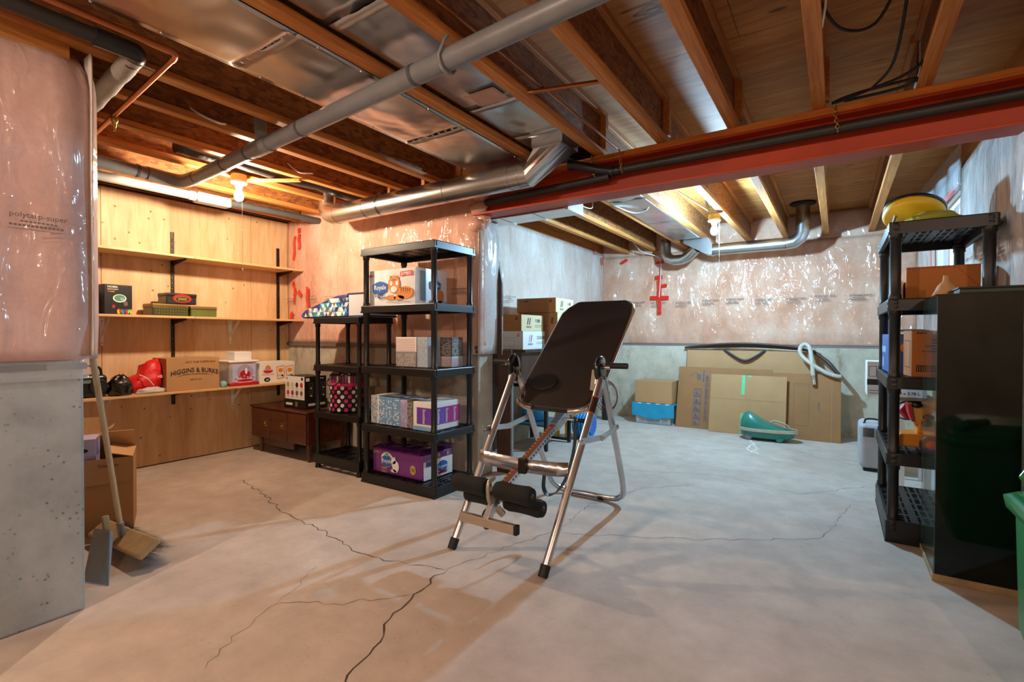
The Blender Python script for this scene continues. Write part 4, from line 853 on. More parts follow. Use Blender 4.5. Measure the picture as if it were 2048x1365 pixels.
def tissue_box(lab, x0, x1, y0, y1, z0, z1, base, pat, seed, grp=None):
    t = thing('tissue_box', lab, 'tissue box', ((x0+x1)/2, (y0+y1)/2, z0), grp); b = B().box(x0, x1, y0, y1, z0, z1).obj('carton', base, t, .003)
    B().lathe([(.03, 0), (.03, .001)], ((x0+x1)/2, (y0+y1)/2, z1), 16).obj('opening', G['white'], t)
    f = faces(x0, x1, y0, y1, z0, z1, b); rnd = random.Random(seed)
    for key, W in (('S', x1-x0), ('E', y1-y0)):
        F = f[key]; H_ = z1-z0; st = .0125
        for i in range(int((W-.006)/st)):
            for j in range(int((H_-.006)/st)):
                x, y = .009+st*i, .009+st*j
                if pat[0] == 'dots': F.poly([(x-.004, y), (x, y-.004), (x+.004, y), (x, y+.004)], pat[1])
                elif pat[0] == 'leaf' and rnd.random() < .75:
                    a = rnd.uniform(0, PI); l_ = .0095; F.poly([(x-l_*math.cos(a), y-l_*math.sin(a)), (x+.0018*math.sin(a), y-.0018*math.cos(a)), (x+l_*math.cos(a), y+l_*math.sin(a)), (x-.0018*math.sin(a), y+.0018*math.cos(a))], pat[1])
                elif pat[0] == 'cloud' and rnd.random() < .28: F.ell(x, y, .008, .005, pat[1], 1, 8)
        F.done()
    return t
z = .906
x0 = -2.815
fm = mat('floral_grey', '8a8280', .55); fd = mat('floral_dark', '5c5450', .55)
for i, (sp, base, pat, nm) in enumerate(((0, fm, ('leaf', G['white']), 'grey floral tissue carton at the base of the stack under the red patterned carton'), (.112, G['white'], ('dots', G['crimson']), 'red and white patterned tissue carton on top of the grey floral carton'))):
    tissue_box(nm, -2.815, -2.60, 2.655, 2.77, z+sp, z+sp+.111, base, pat, i)
tissue_box('silver wrapped tissue carton stacked at the post side of the red patterned carton', -2.598, -2.49, 2.66, 2.80, z, z+.222, mat('silver_blue', '9fb0c2', .3), ('leaf', G['white']), 4)
tissue_box('grey floral tissue carton with swirls behind the silver wrapped carton', -2.60, -2.39, 2.81, 2.94, z+.08, z+.222, fd, ('leaf', G['white']), 7)
tissue_box('small red patterned tissue carton under the swirl patterned carton', -2.60, -2.39, 2.81, 2.94, z, z+.079, G['grey_white'], ('dots', G['crimson']), 8)
z = .456
sk = mat('sky_box', '6f9cc6', .4)
tissue_box('white and crimson tissue carton at the outer end of the wrapped row', -3.055, -2.965, 2.62, 2.84, z, z+.215, G['white'], ('cloud', G['sky']), 11)
for i in range(3): tissue_box('sky blue cloud tissue carton in the wrapped row', -2.963+.079*i, -2.886+.079*i, 2.615, 2.83, z, z+.212, sk, ('cloud', G['white']), 12+i, 'sky blue tissue cartons')
tissue_box('lilac leaf tissue carton next to the sky blue cartons', -2.722, -2.652, 2.61, 2.83, z, z+.205, G['lav'], ('leaf', G['navy']), 16)
tissue_box('brown leaf tissue carton next to the lilac leaf carton', -2.650, -2.585, 2.61, 2.83, z, z+.205, fd, ('leaf', G['white']), 17)
t = thing('tissue_pack', 'white tissue pack with a purple Scotties band at the open end', 'tissue box', (-2.49, 2.75, z))
b = B().box(-2.583, -2.395, 2.605, 2.90, z, z+.205).obj('cartons', G['white'], t, .004)
B().box(-2.545, -2.391, 2.603, 2.902, z+.045, z+.165).obj('purple_band', mat('band_purple', '6b3fa8', .3, coat=.5), t)
F = Face(t, (-2.391, 2.603, z), (0, 1, 0), (0, 0, 1)); F.rect(.15, .045, .299, .165, G['magenta'], 1)
for k in range(3): F.text('Scotties', .05+.09*k, .155, .028, G['white'], 'L', .012, 2, -PI/2, .85)
F.done(); F = Face(t, (-2.583, 2.602, z), (1, 0, 0), (0, 0, 1)); F.text('Scotties', .10, .155, .028, G['white'], 'L', .012, 2, -PI/2, .85); F.rect(.0, .0, .186, .03, G['sky'], 1); F.done()
z = .076
t = thing('bath_tissue_pack', 'large purple wrapped pack of bath tissue on the bottom of the tall rack', 'bath tissue', (-2.78, 2.79, z))
def pill(u, v):
    x = -3.03+.53*u; y = 2.612+.34*v; e = (max(0, 1-abs(2*u-1))*6, max(0, 1-abs(2*v-1))*6); k = min(1, *e)**.5
    return V(x, y, z+.195+.022*k+.008*noise.noise(V(x*14, y*14, 0)))
c = B(); c.box(-3.03, -2.50, 2.612, 2.952, z, z+.195); c.obj('pack', G['purple'], t, .018, 3); c = B(); c.grid(pill, 24, 16); c.obj('top_wrap', mat('purple_dark', '3c1247', .25, coat=.8), t)
B().box(-2.499, -2.494, 2.625, 2.94, z+.005, z+.14).obj('white_end', G['white'], t)
F = Face(t, (-3.03, 2.611, z), (1, 0, 0), (0, 0, 1)); shield(F, .165, .115, .062, .06, G['white'], 1); shield(F, .165, .105, .055, .047, G['blue'], 2); F.text('Royale', .165, .092, .03, G['white'], 'C', .012, 3); F.ell(.165, .155, .02, .016, G['green_tape'], 3)
F.text('JUMBO', .055, .155, .018, G['gold'], 'C', .02, 2); F.rect(.11, .044, .16, .054, G['gold'], 2)
for k in range(3): F.rect(.105, .03-.007*k, .165, .033-.007*k, G['gold'], 2)
F.ell(.262, .075, .036, .045, G['white'], 4); F.ell(.24, .118, .026, .026, G['white'], 4); F.poly([(.218, .13), (.222, .15), (.234, .14)], G['white'], 4); F.poly([(.262, .13), (.258, .15), (.246, .14)], G['white'], 4); F.ell(.24, .04, .03, .012, G['white'], 4)
F.ell(.44, .075, .03, .036, G['gold'], 2); F.text('30', .44, .065, .024, G['purple'], 'C', .02, 3); F.done()
F = Face(t, (-2.494, 2.625, z), (0, 1, 0), (0, 0, 1)); shield(F, .20, .075, .055, .045, G['blue'], 1); F.text('Royale', .20, .063, .025, G['white'], 'C', .012, 2); F.poly([(.145, .04), (.255, .04), (.245, .02), (.155, .02)], G['crimson'], 1); F.rect(.02, .10, .09, .138, G['violet'], 1); F.ell(.16, .165, .015, .015, G['gold'], 1); F.ell(.26, .165, .015, .015, G['gold'], 1); F.done()
# ================================================================= inversion table
AL = G['aluminium']
t = thing('inversion_table', 'black inversion table with brushed tubular steel frame in the open floor', 'inversion table', (-1.42, 2.6, 0))
XL, XR = -1.70, -1.115
HY, HZ = 2.60, .955
for x, xf_, lab in ((XL, -1.712, 0), (XR, -1.151, 1)):
    B().tube([(xf_, 2.02, .015), (x+.012, 2.55, .865), (x+.01, 2.575, .90)], .0205, 16).obj('front_leg', AL, t)
    B().cyl((xf_-.001, 2.013, 0), (xf_+.001, 2.042, .05), .0245, None, 16).obj('rubber_foot', G['rubber'], t)
rear = spline([(XL+.01, 2.64, .90), (XL-.0, 2.80, .62), (-1.715, 3.08, .16), (-1.70, 3.155, .06), (-1.64, 3.19, .024)], 5)+spline([(-1.30, 3.19, .024), (-1.215, 3.165, .05), (-1.17, 3.11, .15), (-1.13, 2.82, .60), (XR, 2.64, .90)], 5)
B().tube(rear, .0195, 14).obj('rear_frame', AL, t)
for x in (-1.60, -1.36): B().cyl((x-.02, 3.19, .0205), (x+.02, 3.19, .0205), .0203, None, 14).obj('rubber_sleeve', G['rubber'], t)
# folding spreader arms
for x, s_ in ((XL, -1), (XR, 1)):
    B().bar((x+.022*s_, 2.30, .60), (x+.022*s_, 2.60, .572), .006, .032).obj('spreader_arm', AL, t); B().bar((x+.028*s_, 2.56, .572), (x+.022*s_, 2.815, .60), .006, .032).obj('spreader_arm', AL, t)
    c = B().cyl((x+.01*s_, 2.31, .598), (x+.035*s_, 2.31, .598), .007, None, 10); c.cyl((x+.01*s_, 2.80, .60), (x+.035*s_, 2.80, .60), .007, None, 10); c.cyl((x+.015*s_, 2.58, .572), (x+.040*s_, 2.58, .572), .007, None, 10); c.obj('rivet', G['chrome'], t)['kind'] = 'stuff'
# curved cross plate between the front legs
c = B(); N = 12
def xp(u): x = -1.70+.56*u; return V(x, 2.245-.055*math.sin(PI*u)**.5 if 0 < u < 1 else 2.245, .425-.0*u)
for i in range(N):
    a, b = xp(i/N), xp((i+1)/N); h = V(0, .012, .07); q = V(0, -.003, 0)
    c.add([a, b, b+h, a+h, a+q, b+q, b+h+q, a+h+q], [(3, 2, 1, 0), (4, 5, 6, 7), (0, 1, 5, 4), (2, 3, 7, 6)], True)
c.obj('cross_plate', AL, t)
Face(t, (-1.33, 2.1855, .435), (1, 0, 0), (0, .17, .98), .002).text('action', .02, .025, .020, G['ink_blue'], bold=.015).rect(.06, .008, .12, .014, G['print_grey'], 2).done()
B().box(-1.395, -1.35, 2.172, 2.20, .42, .50).obj('latch', G['dark_metal'], t, .004)
# pivot hubs, handles
for x, s_ in ((XL, -1), (XR, 1)):
    c = B().lathe([(.030, -.016), (.062, -.012), (.068, 0), (.062, .012), (.03, .016)], (x, HY, HZ), 24, 'x')
    for p in c.v: p.z = HZ+(p.z-HZ)*1.15
    c.obj('pivot_hub', mat('hub_black', '15171a', .22, coat=.5), t)
    B().cyl((x+.02*s_, HY, HZ+.01), (x+.06*s_, HY, HZ+.01), .012, None, 12).obj('hub_bolt', G['chrome'], t)
    B().cyl((x+.03*s_, HY+.01, HZ+.02), (x+.155*s_, HY+.01, HZ+.022), .0165, None, 16).obj('hand_grip', G['rubber'], t)
    B().bar((x-.03*s_, HY-.01, HZ-.005), (x-.055*s_, HY+.015, HZ-.125), .006, .03, (1, 0, 0)).obj('roller_arm', G['chrome'], t)
    B().bar((x, HY-.04, HZ-.06), (x, HY+.03, HZ-.09), .03, .05).obj('apex_plate', AL, t, .004)
    if s_ > 0:
        a, b = V(x+.012, 2.55, .865), V(-1.151, 2.02, .015); k = a.lerp(b, .07); k2 = a.lerp(b, .17)
        B().cyl(k, k2, .0212, None, 16).obj('warning_label', mat('label_black', '2a1a10', .4), t)
        c = B(); d_ = (k2-k).normalized(); c.cyl(k, k+d_*.006, .0216, None, 16); c.cyl(k2-d_*.006, k2, .0216, None, 16); c.obj('label_border', mat('label_orange', 'd04818', .5), t)
# bed: local frame, long axis from foot end to head end
A0, A1 = V(-1.395, 2.565, .735), V(-1.395, 3.275, 1.375)
ax = (A1-A0).normalized(); rt = V(1, 0, 0); nm = rt.cross(ax)      # nm points up and toward the room
Lb = (A1-A0).length
def bd(x, s_, h=0): return A0+rt*x+ax*s_+nm*h
W = .255
fr = [bd(-W, .10), bd(-W, Lb-.10), bd(-W+.07, Lb), bd(W-.05, Lb), bd(W, Lb-.06), bd(W, .10)]
frp = spline([bd(-.12, -.03), bd(-W+.03, .0), bd(-W, .09)], 5)[:-1]+[bd(-W, .10), bd(-W, Lb-.12), bd(-W+.03, Lb-.06), bd(-W+.075, Lb-.008), bd(W-.06, Lb-.008), bd(W-.02, Lb-.04), bd(W, Lb-.10), bd(W, .10)]+spline([bd(W, .09), bd(W-.03, .0), bd(.12, -.03)], 5)
B().tube(frp, .0165, 12).obj('bed_frame', G['chrome'], t)
out = [(-.13, -.045), (-W+.05, -.012), (-W-.004, .14), (-W-.008, Lb-.14), (-W+.02, Lb-.07), (-W+.085, Lb+.006), (W-.07, Lb+.006), (W-.01, Lb-.05), (W+.008, Lb-.14), (W+.004, .14), (W-.05, -.012), (.13, -.045)]
def cov(p): return [bd(x, s_, p) for x, s_ in out]
n = len(out); c = B(); c.add(cov(.020)+cov(-.020), [tuple(range(n)), tuple(range(2*n-1, n-1, -1))]+[(k, n+k, n+(k+1) % n, (k+1) % n) for k in range(n)])
c.obj('fabric_bed', G['vinyl'], t, .012, 3)
for x0_, x1_ in ((-W+.035, -.13), (.13, W-.035)):
    s_ = -1 if x0_ < 0 else 1
    B().tube(spline([bd(s_*.12, -.048, .012), bd(s_*.18, -.038, .014), bd(s_*.235, -.005, .014), bd(s_*.257, .055, .012)], 5), .019, 12).obj('corner_tube', G['chrome'], t)
# lumbar pad seen through the fabric
c = B().ball((0, 0, 0), .10, .075, .012, 20, 8); c.xf(Matrix.Translation(bd(-.13, .16, .022)) @ Matrix((( *rt, 0), (*ax, 0), (*nm, 0), (0, 0, 0, 1))).transposed()); c.obj('lumbar_pad', mat('pad_black', '100e0d', .6), t)
# height selector boom with brown ruler
b0, b1 = V(-1.395, 2.66, .640), V(-1.435, 2.03, .330)
bd_ = (b1-b0).normalized()
B().bar(b0+bd_*-.06, b0+bd_*.09, .052, .052).obj('boom_housing', AL, t, .004)
B().bar(b0, b1, .038, .038).obj('boom', AL, t, .003)
up = V(1, 0, 0).cross(bd_); up = up if up.z > 0 else -up
B().bar(b0+bd_*.095+up*.0205, b1+up*.0205, .037, .003, up).obj('ruler', mat('ruler_brown', '7a4324', .4, coat=.4), t)
c = B(); L_ = (b1-b0).length
for k in range(1, 22): q = b0+bd_*(.10+k*(L_-.12)/22)+up*.0225; c.bar(q+V(-.016, 0, 0), q+V(-.002, 0, 0), .0025, .0012, up)
c.obj('ruler_marks', G['card_tan'], t)['kind'] = 'stuff'
c = B(); 
for k in range(1, 20): q = b0+bd_*(.10+k*.026); c.cyl(q+V(.0185, 0, 0), q+V(.0200, 0, 0), .006, None, 8)
c.obj('pin_holes', G['black'], t)['kind'] = 'stuff'
B().tube([b0+V(.02, 0, .0), b0+V(.11, .01, -.002)], .008, 10).obj('locking_pin', G['chrome'], t); B().tube([b0+V(.11, .01, -.002), b0+V(.165, .012, -.006)], [.012, .016], 12).obj('pin_knob', G['rubber'], t)
# foam ankle rollers on their bracket
def roller(a, b, r):
    c = B(); a = V(*a); b = V(*b); ps = [a.lerp(b, k/8) for k in range(9)]; c.tube(ps, [r*(.80 if k in (0, 8) else 1-.13*math.sin(PI*k/8)) for k in range(9)], 18)
    o = c.obj('foam_roller', mat('foam_black', '131313', .85, bump=.15, scale=30), t); e = (b-a).normalized()
    B().tube([b, b+e*.006], [.014, .010], 12).obj('end_cap', G['dark_metal'], o)
R1 = b1+V(.0, -.035, .048); R2 = b1+V(.0, .055, -.035)
roller(R1+V(-.03, 0, 0), R1+V(-.235, .0, .0), .050); roller(R1+V(.03, 0, 0), R1+V(.235, .0, .0), .050)
roller(R2+V(-.03, 0, 0), R2+V(-.225, .0, .0), .048); roller(R2+V(.03, 0, 0), R2+V(.245, .0, .0), .048)
B().tube([R1+V(-.23, 0, 0), R1+V(.23, 0, 0)], .012, 10).obj('axle', AL, t); B().tube([R2+V(-.22, 0, 0), R2+V(.235, 0, 0)], .012, 10).obj('axle', AL, t)
B().tube(spline([R1+V(0, .02, .05), R1+V(0, -.03, .03), R1+V(0, -.02, -.06), b1+V(0, 0, -.045)], 4), .011, 10).obj('ankle_bracket', mat('bone', 'b3aca0', .35, metal=.6), t)
f0_ = b1+V(-.005, -.07, -.10)
B().bar(b1+V(0, 0, -.0), f0_, .036, .036).obj('foot_stem', AL, t, .003); B().bar(b1+V(0, .0, -.05), b1+V(.035, .02, -.095), .03, .03).obj('stem_clamp', mat('bone', 'b3aca0', .35, metal=.6), t, .004)
B().lathe([(.018, 0), (.035, .012), (.036, .022), (.025, .03)], b1+V(-.06, -.02, -.10), 14, 'x').obj('adjust_knob', G['rubber'], t)
B().bar(f0_+V(-.165, 0, -.012), f0_+V(.175, 0, -.012), .03, .045).obj('foot_bar', mat('bar_bone', 'b8aa98', .35, metal=.4), t, .003); B().bar(f0_+V(.165, 0, -.012), f0_+V(.185, 0, -.012), .032, .047).obj('bar_end_cap', G['rubber'], t, .004)
B().lathe([(.018, 0), (.014, -.008), (0, -.010)], f0_+V(0, 0, -.034), 12).obj('bolt', G['dark_metal'], t)
# hanging tether strap
st = spline([(-1.30, 2.66, .66), (-1.285, 2.62, .50), (-1.295, 2.55, .34), (-1.32, 2.48, .26), (-1.36, 2.44, .24), (-1.385, 2.43, .28), (-1.385, 2.44, .36)], 6); c = B()
for a, b in zip(st, st[1:]): c.bar(a, b+(b-a)*.05, .004, .036, (0, 1, 0))
c.obj('tether_strap', G['black'], t)
# ================================================================= far room
# dark wooden panel standing against the partition end
t = thing('wood_panel', 'dark brown wooden cabinet side leaning beside the concrete wall end', 'panel', (-2.32, 3.4, 0))
mx = Matrix.Translation(V(-2.30, 3.375, .002)) @ Matrix.Rotation(R(4), 4, 'Z')
B().box(-.065, .07, -.012, .012, 0, 1.02, mx).obj('panel', G['dark_panel'], t, .003)
c = B(); c.prism([(-.062, 1.02), (-.018, 1.02), (-.02, 1.58), (-.055, 1.76), (-.062, 1.76)], (-.012, .012), lambda a, b, l_: mx @ V(a, l_, b)); c.obj('upper_stile', G['dark_panel'], t, .002)
B().cyl(mx @ V(-.012, -.016, .98), mx @ V(-.012, -.016, 1.30), .006, None, 8).obj('chrome_rod', G['chrome'], t); B().box(-.02, .068, -.018, -.012, .90, .925, mx).obj('rail_strip', G['chrome'], t)
B().box(.068, .078, -.014, .014, .1, .86, mx).obj('metal_edge', G['steel_grey'], t)
# black steel table with cartons
t = thing('steel_table', 'black steel frame table with a lower shelf along the far room wall', 'table', (-2.55, 4.45, 0))
tx0, tx1, ty0, ty1 = -2.84, -2.38, 3.80, 4.72
for x in (tx0, tx1):
    for y in (ty0+.42, ty1): B().box(x-.016, x+.016, y-.016, y+.016, 0, .66 if y > 4.5 else .99).obj('leg', G['black_plastic'], t)
B().box(tx0-.02, tx1+.02, 3.80, 4.74, .985, 1.01).obj('top', G['dark_panel'], t)
B().box(tx0, tx1, ty0+.42, ty1, .235, .25).obj('lower_shelf', mat('shelf_steel', '3a4a58', .4), t)
for y in (ty0+.42, ty1): B().box(tx0, tx1, y-.012, y+.012, .62, .65).obj('rail', G['black_plastic'], t)
B().box(tx0, tx1, 4.70, 4.73, .02, .045).obj('rail', G['black_plastic'], t)
B().box(-2.86, -2.40, 3.795, 3.83, .70, .985).obj('front_panel', G['dark_panel'], t)
B().box(-2.425, -2.40, 3.83, 4.72, .60, .985).obj('side_panel', G['dark_panel'], t)
B().box(-2.86, -2.83, 3.80, 4.2, .0, .985).obj('side_panel', G['dark_panel'], t)
z = 1.011
def sansui(lab, x0, x1, y0, y1, z0, z1, m, me, model, ang, logo=('ink', 'ink')):
    t, f = carton('audio_carton', lab, x0, x1, y0, y1, z0, z1, m, ang, seam='y')
    W = x1-x0; L = y1-y0; H_ = z1-z0
    if me is not m: f['E'].rect(0.001, .001, L-.001, H_-.001, G[me], 1)
    E_ = f['E']; cx = L*.32; cy = H_*.55
    for k, s_ in ((0, -1), (1, 1)): E_.poly([(cx+(-.030+.034*k), cy-.03), (cx+(-.012+.034*k), cy-.02), (cx+(.004+.034*k), cy+.045), (cx+(-.014+.034*k), cy+.035)], G[logo[k]], 2)
    E_.text('SANSUI', cx, cy-.055, .02, G['ink'], 'C', 0, 2); E_.text(model, L*.62, cy+.0, .032, G['ink'], 'L', .01, 2, sx=.7); E_.rect(L*.6, cy-.03, L*.95, cy-.027, G['ink'], 2); E_.rect(L*.6, cy-.045, L*.9, cy-.042, G['ink'], 2); E_.done()
    S = f['S']; S.text(model, W*.1, H_*.72, .022, G['ink'], 'L', .01, 2); S.frame(W*.18, H_*.18, W*.78, H_*.5, .002, G['print_grey'], 1); S.rect(W*.08, H_*.62, W*.8, H_*.635, G['print_grey'], 1)
    for k in range(2): S.poly([(W*(.84+.03*k), H_*.68), (W*(.86+.03*k), H_*.68), (W*(.88+.03*k), H_*.86), (W*(.86+.03*k), H_*.86)], G[logo[k]], 2)
    S.done(); return t
sansui('white audio carton with a grey and pink logo under the P-2000 carton', -2.83, -2.42, 3.84, 4.26, z, z+.172, G['grey_white'], 'white', 'CD-X510M2', .02, ('sky', 'pink'))
sansui('brown audio carton with a cream end marked P-2000 in the stack', -2.84, -2.43, 3.845, 4.24, z+.173, z+.325, G['card_dark'], 'card_tan', 'P-2000', -.01)
sansui('brown audio carton lying at the back of the white carton under the C-1000 carton', -2.74, -2.30, 4.28, 4.68, z, z+.36, G['card_dark'], 'card_tan', ' ', .03)
sansui('brown audio carton with a cream end marked C-1000 on top of the stack', -2.76, -2.32, 4.27, 4.70, z+.361, z+.505, G['card_dark'], 'card_tan', 'C-1000', .05)
# under / beside the table: tote, yellow bracket, blue hose reel
t = thing('blue_bin', 'blue speckled plastic tub under the steel table', 'tub', (-2.70, 4.52, .251)); B().lathe([(.10, 0), (.13, .01), (.145, .17), (.15, .18), (.145, .185)], (-2.66, 4.47, .251), 24).obj('body', mat('blue_tub', '4aa6d8', .45, var=.2, scale=30), t); B().lathe([(.152, .185), (.152, .20), (.12, .205), (0, .208)], (-2.66, 4.47, .251), 24).obj('lid', mat('blue_tub', '4aa6d8', .45), t)
t = thing('hose_reel', 'bright blue air hose wound on a reel with a yellow frame on the floor', 'hose reel', (-2.33, 5.02, 0))
hc = V(-2.34, 5.02, .155)
def rh(a, r, w_): return hc+V(w_, math.cos(a)*r, math.sin(a)*r)
for k in range(5):
    for rr in (.118, .138): B().tube([rh(2*PI*i/28, rr, -.07+.035*k) for i in range(28)], .0165, 8, True).obj('hose_coil', G['cable_blue'], t)
B().lathe([(.10, -.10), (.105, -.09), (.105, .09), (.10, .10)], hc, 24, 'x').obj('drum', mat('reel_blue', '1560b8', .4), t)
B().tube(spline([hc+V(.0, -.05, .16), hc+V(.01, -.01, .23), hc+V(.02, .03, .30)], 5), .016, 10).obj('hose_tail', mat('hose_clear', 'a8cfe8', .3), t)
B().prism([(-2.66, .17), (-2.62, .30), (-2.52, .33), (-2.45, .31), (-2.45, .17)], (4.86, 4.99), lambda p, q, l_: V(p, l_, q)).obj('yellow_cover', G['yellow'], t, .012, 3)
for x in (-2.64, -2.50): B().box(x-.02, x+.03, 4.89, 4.95, 0, .17).obj('yellow_stand', G['yellow'], t, .006)
B().bar((-2.46, 4.93, .25), (-2.30, 5.0, .30), .08, .05).obj('yellow_arm', G['yellow'], t, .01, 3)
t = thing('fire_extinguisher', 'black cylinder with a red tag and looped brown cables against the far wall', 'extinguisher', (-2.60, 6.25, 0))
B().lathe([(.05, 0), (.055, .01), (.055, .36), (.04, .40), (.02, .42), (.02, .45)], (-2.60, 6.25, 0), 18).obj('cylinder', mat('ext_black', '1a1a1c', .3), t); B().bar((-2.60, 6.25, .45), (-2.52, 6.22, .48), .025, .02).obj('lever', G['chrome'], t)
B().box(-2.56, -2.53, 6.185, 6.20, .22, .36).obj('red_tag', G['red'], t)
for k in range(3): B().tube([V(-2.57+.02*k+(.16-.02*k)*math.cos(a), 6.19-.01*k, .33+(.21-.02*k)*math.sin(a)) for a in [2*PI*i/22 for i in range(22)]], .006, 6, True).obj('cable_loop', mat('cable_brown', '6a2f22', .5), t)
# tote with blue lid, carton on top
t = thing('lidded_tote', 'clear storage tote with a bright blue hinged lid by the far wall', 'tote', (-1.96, 6.42, 0))
B().prism([(-2.19, .002), (-1.74, .002), (-1.715, .25), (-2.215, .25)], (6.27, 6.60), lambda a, b, l_: V(a, l_, b)).obj('tub', G['clear_plastic'], t, .01)
for k in range(5): B().box(-2.17+.1*k, -2.155+.1*k, 6.264, 6.272, .01, .20).obj('rib', G['clear_plastic'], t)
lidp = [(-2.235, .262), (-2.235, .10), (-2.12, .10), (-2.08, .075), (-1.90, .065), (-1.86, .09), (-1.695, .10), (-1.695, .262)]
B().prism(lidp, (6.245, 6.265), lambda a, b, l_: V(a, l_, b)).obj('lid_flap', G['cyan_lid'], t, .006); B().box(-2.235, -1.695, 6.245, 6.625, .25, .268).obj('lid', G['cyan_lid'], t, .006)
for k in range(4): B().box(-2.16+.12*k, -2.11+.12*k, 6.243, 6.26, .262, .271).obj('hinge_lug', G['white'], t)
carton('plain_carton', 'plain brown carton resting on the blue tote lid', -2.20, -1.72, 6.27, 6.58, .272, .555, G['card'], -.03)
# leaning flattened cartons
def sheet(name, label, x0, x1, yb, z1, lean, m, th=.012, x0t=None, x1t=None):
    """flattened carton standing on the floor, leaning back by 'lean' at the top"""
    x0t = x0 if x0t is None else x0t; x1t = x1 if x1t is None else x1t
    t = thing(name, label, 'cardboard', ((x0+x1)/2, yb, 0)); n = V(0, -z1, -lean).normalized(); n = V(0, -math.cos(math.atan2(lean, z1)), math.sin(math.atan2(lean, z1)))
    P = [V(x0, yb, .002), V(x1, yb, .002), V(x1t, yb+lean, z1), V(x0t, yb+lean, z1)]; b = n*-th
    o = B().add(P+[p+b for p in P], [(0, 1, 2, 3), (7, 6, 5, 4), (0, 4, 5, 1), (1, 5, 6, 2), (2, 6, 7, 3), (3, 7, 4, 0)]).obj('sheet', m, t, .002)
    B().add([P[0]+n*.0+V(0, 0, .0), P[1], P[1]+b*.0+V(0, -.004, 0), P[0]+V(0, -.004, 0)], [(0, 1, 2, 3)]).obj('edge', G['card_light'], t)
    return t, Face(o, P[0], (1, 0, 0), P[3]-V(x0, 0, 0)+V(x0-x0t, 0, 0)-V(0, P[0].y, P[0].z)+V(x0, 0, 0) if False else V(0, lean, z1).normalized())
t, F = sheet('flat_carton', 'tall flattened brown carton with a black strap handle leaning on the far wall', -1.63, -.16, 6.50, .955, .14, G['card'], .03); F.rect(.0, .70, 1.46, .703, G['card_dark']); F.done()
B().tube(spline([(-1.18, 6.63, .965), (-1.08, 6.60, .90), (-.98, 6.585, .845), (-.90, 6.585, .842), (-.80, 6.60, .90), (-.72, 6.63, .965)], 6), .014, 8).obj('strap_handle', mat('strap_navy', '1f2833', .6), t)
t, F = sheet('flat_carton', 'flattened brown carton printed DO NOT LAY DOWN TO SHIP by the far wall', -1.685, -.62, 6.29, .745, .17, G['card_dark'], .02)
F.text('DO NOT LAY DOWN TO SHIP', .365, .10, .036, G['ink_blue'], 'L', .004, 2, PI/2, .82)
for k in range(5):
    F.frame(.20, .03+.092*k, .285, .118+.092*k, .005, G['ink_blue'], 2); F.poly([(.215, .05+.092*k), (.235, .10+.092*k), (.245, .06+.092*k), (.27, .055+.092*k), (.25, .045+.092*k)], G['ink_blue'], 2)
F.rect(.30, .58, .312, .72, G['ink_blue'], 2)
for a, b in (((.15, .64), (.21, .70)), ((.21, .70), (.27, .64))): F.poly([a, b, (b[0], b[1]-.006), (a[0], a[1]-.006)], G['ink_blue'], 2)
for k in range(4): F.rect(.225, .60+.02*k, .275, .607+.02*k, G['ink_blue'], 2)
F.done()
t, F = sheet('flat_carton', 'wide flattened brown carton with a ruled panel leaning beyond the taped sheet', -.62, .045, 6.26, .715, .18, G['card_dark'], .02)
F.frame(.22, .15, .37, .62, .003, G['print_grey'], 1); F.rect(.455, .33, .468, .42, G['print_grey'], 2); F.rect(.58, .0, .583, .70, G['card'], 1); F.done()
t, F = sheet('flat_carton', 'tan flattened carton with strips of green tape leaning in front of the others', -1.275, -.465, 6.20, .675, .16, G['card'], .014)
F.rect(.345, .46, .38, .69, G['green_tape'], 2); F.rect(.345, .01, .38, .24, G['green_tape'], 2); F.rect(.42, .005, .455, .05, G['green_tape'], 2); F.rect(.0, .40, .8, .402, G['card_dark'], 1); F.ell(.43, .68, .02, .012, G['green_tape'], 2); F.done()
# long brown hose bundle and pale vacuum hose over the sheets
t = thing('hose_bundle', 'bundle of long dark brown hoses lying along the top of the flat cartons', 'hose', (-.9, 6.66, .98))
for k in range(4): B().tube(spline([(-1.66+.03*k, 6.64-.012*k, .985+.004*k), (-1.2, 6.62-.012*k, 1.00+.012*k), (-.85, 6.61-.012*k, 1.008+.012*k), (-.45, 6.62-.012*k, .99+.008*k), (-.22-.02*k, 6.64-.012*k, .965+.002*k)], 6), .013, 8).obj('hose', G['hose_brown'], t)
B().tube(spline([(-.22, 6.62, .96), (-.08, 6.50, .85), (.02, 6.45, .72)], 6), .02, 8).obj('hose_tail', G['hose_brown'], t)
t = thing('vacuum_hose', 'pale ribbed vacuum hose looped over the corner of the flat cartons', 'hose', (-.2, 6.4, .66))
hp = spline([(-.215, 6.40, .70), (-.23, 6.44, .86), (-.255, 6.52, 1.0), (-.30, 6.56, 1.045), (-.345, 6.54, 1.01), (-.34, 6.50, .93), (-.25, 6.44, .84), (-.10, 6.40, .74), (.0, 6.39, .705), (.04, 6.40, .70)], 12)
B().tube(hp, [.0225+.0012*(k % 2) for k in range(len(hp))], 10).obj('hose', G['hose_white'], t)
B().cyl((-.215, 6.40, .70), (-.205, 6.38, .60), .024, .022, 14).obj('wand_cuff', G['chrome'], t)
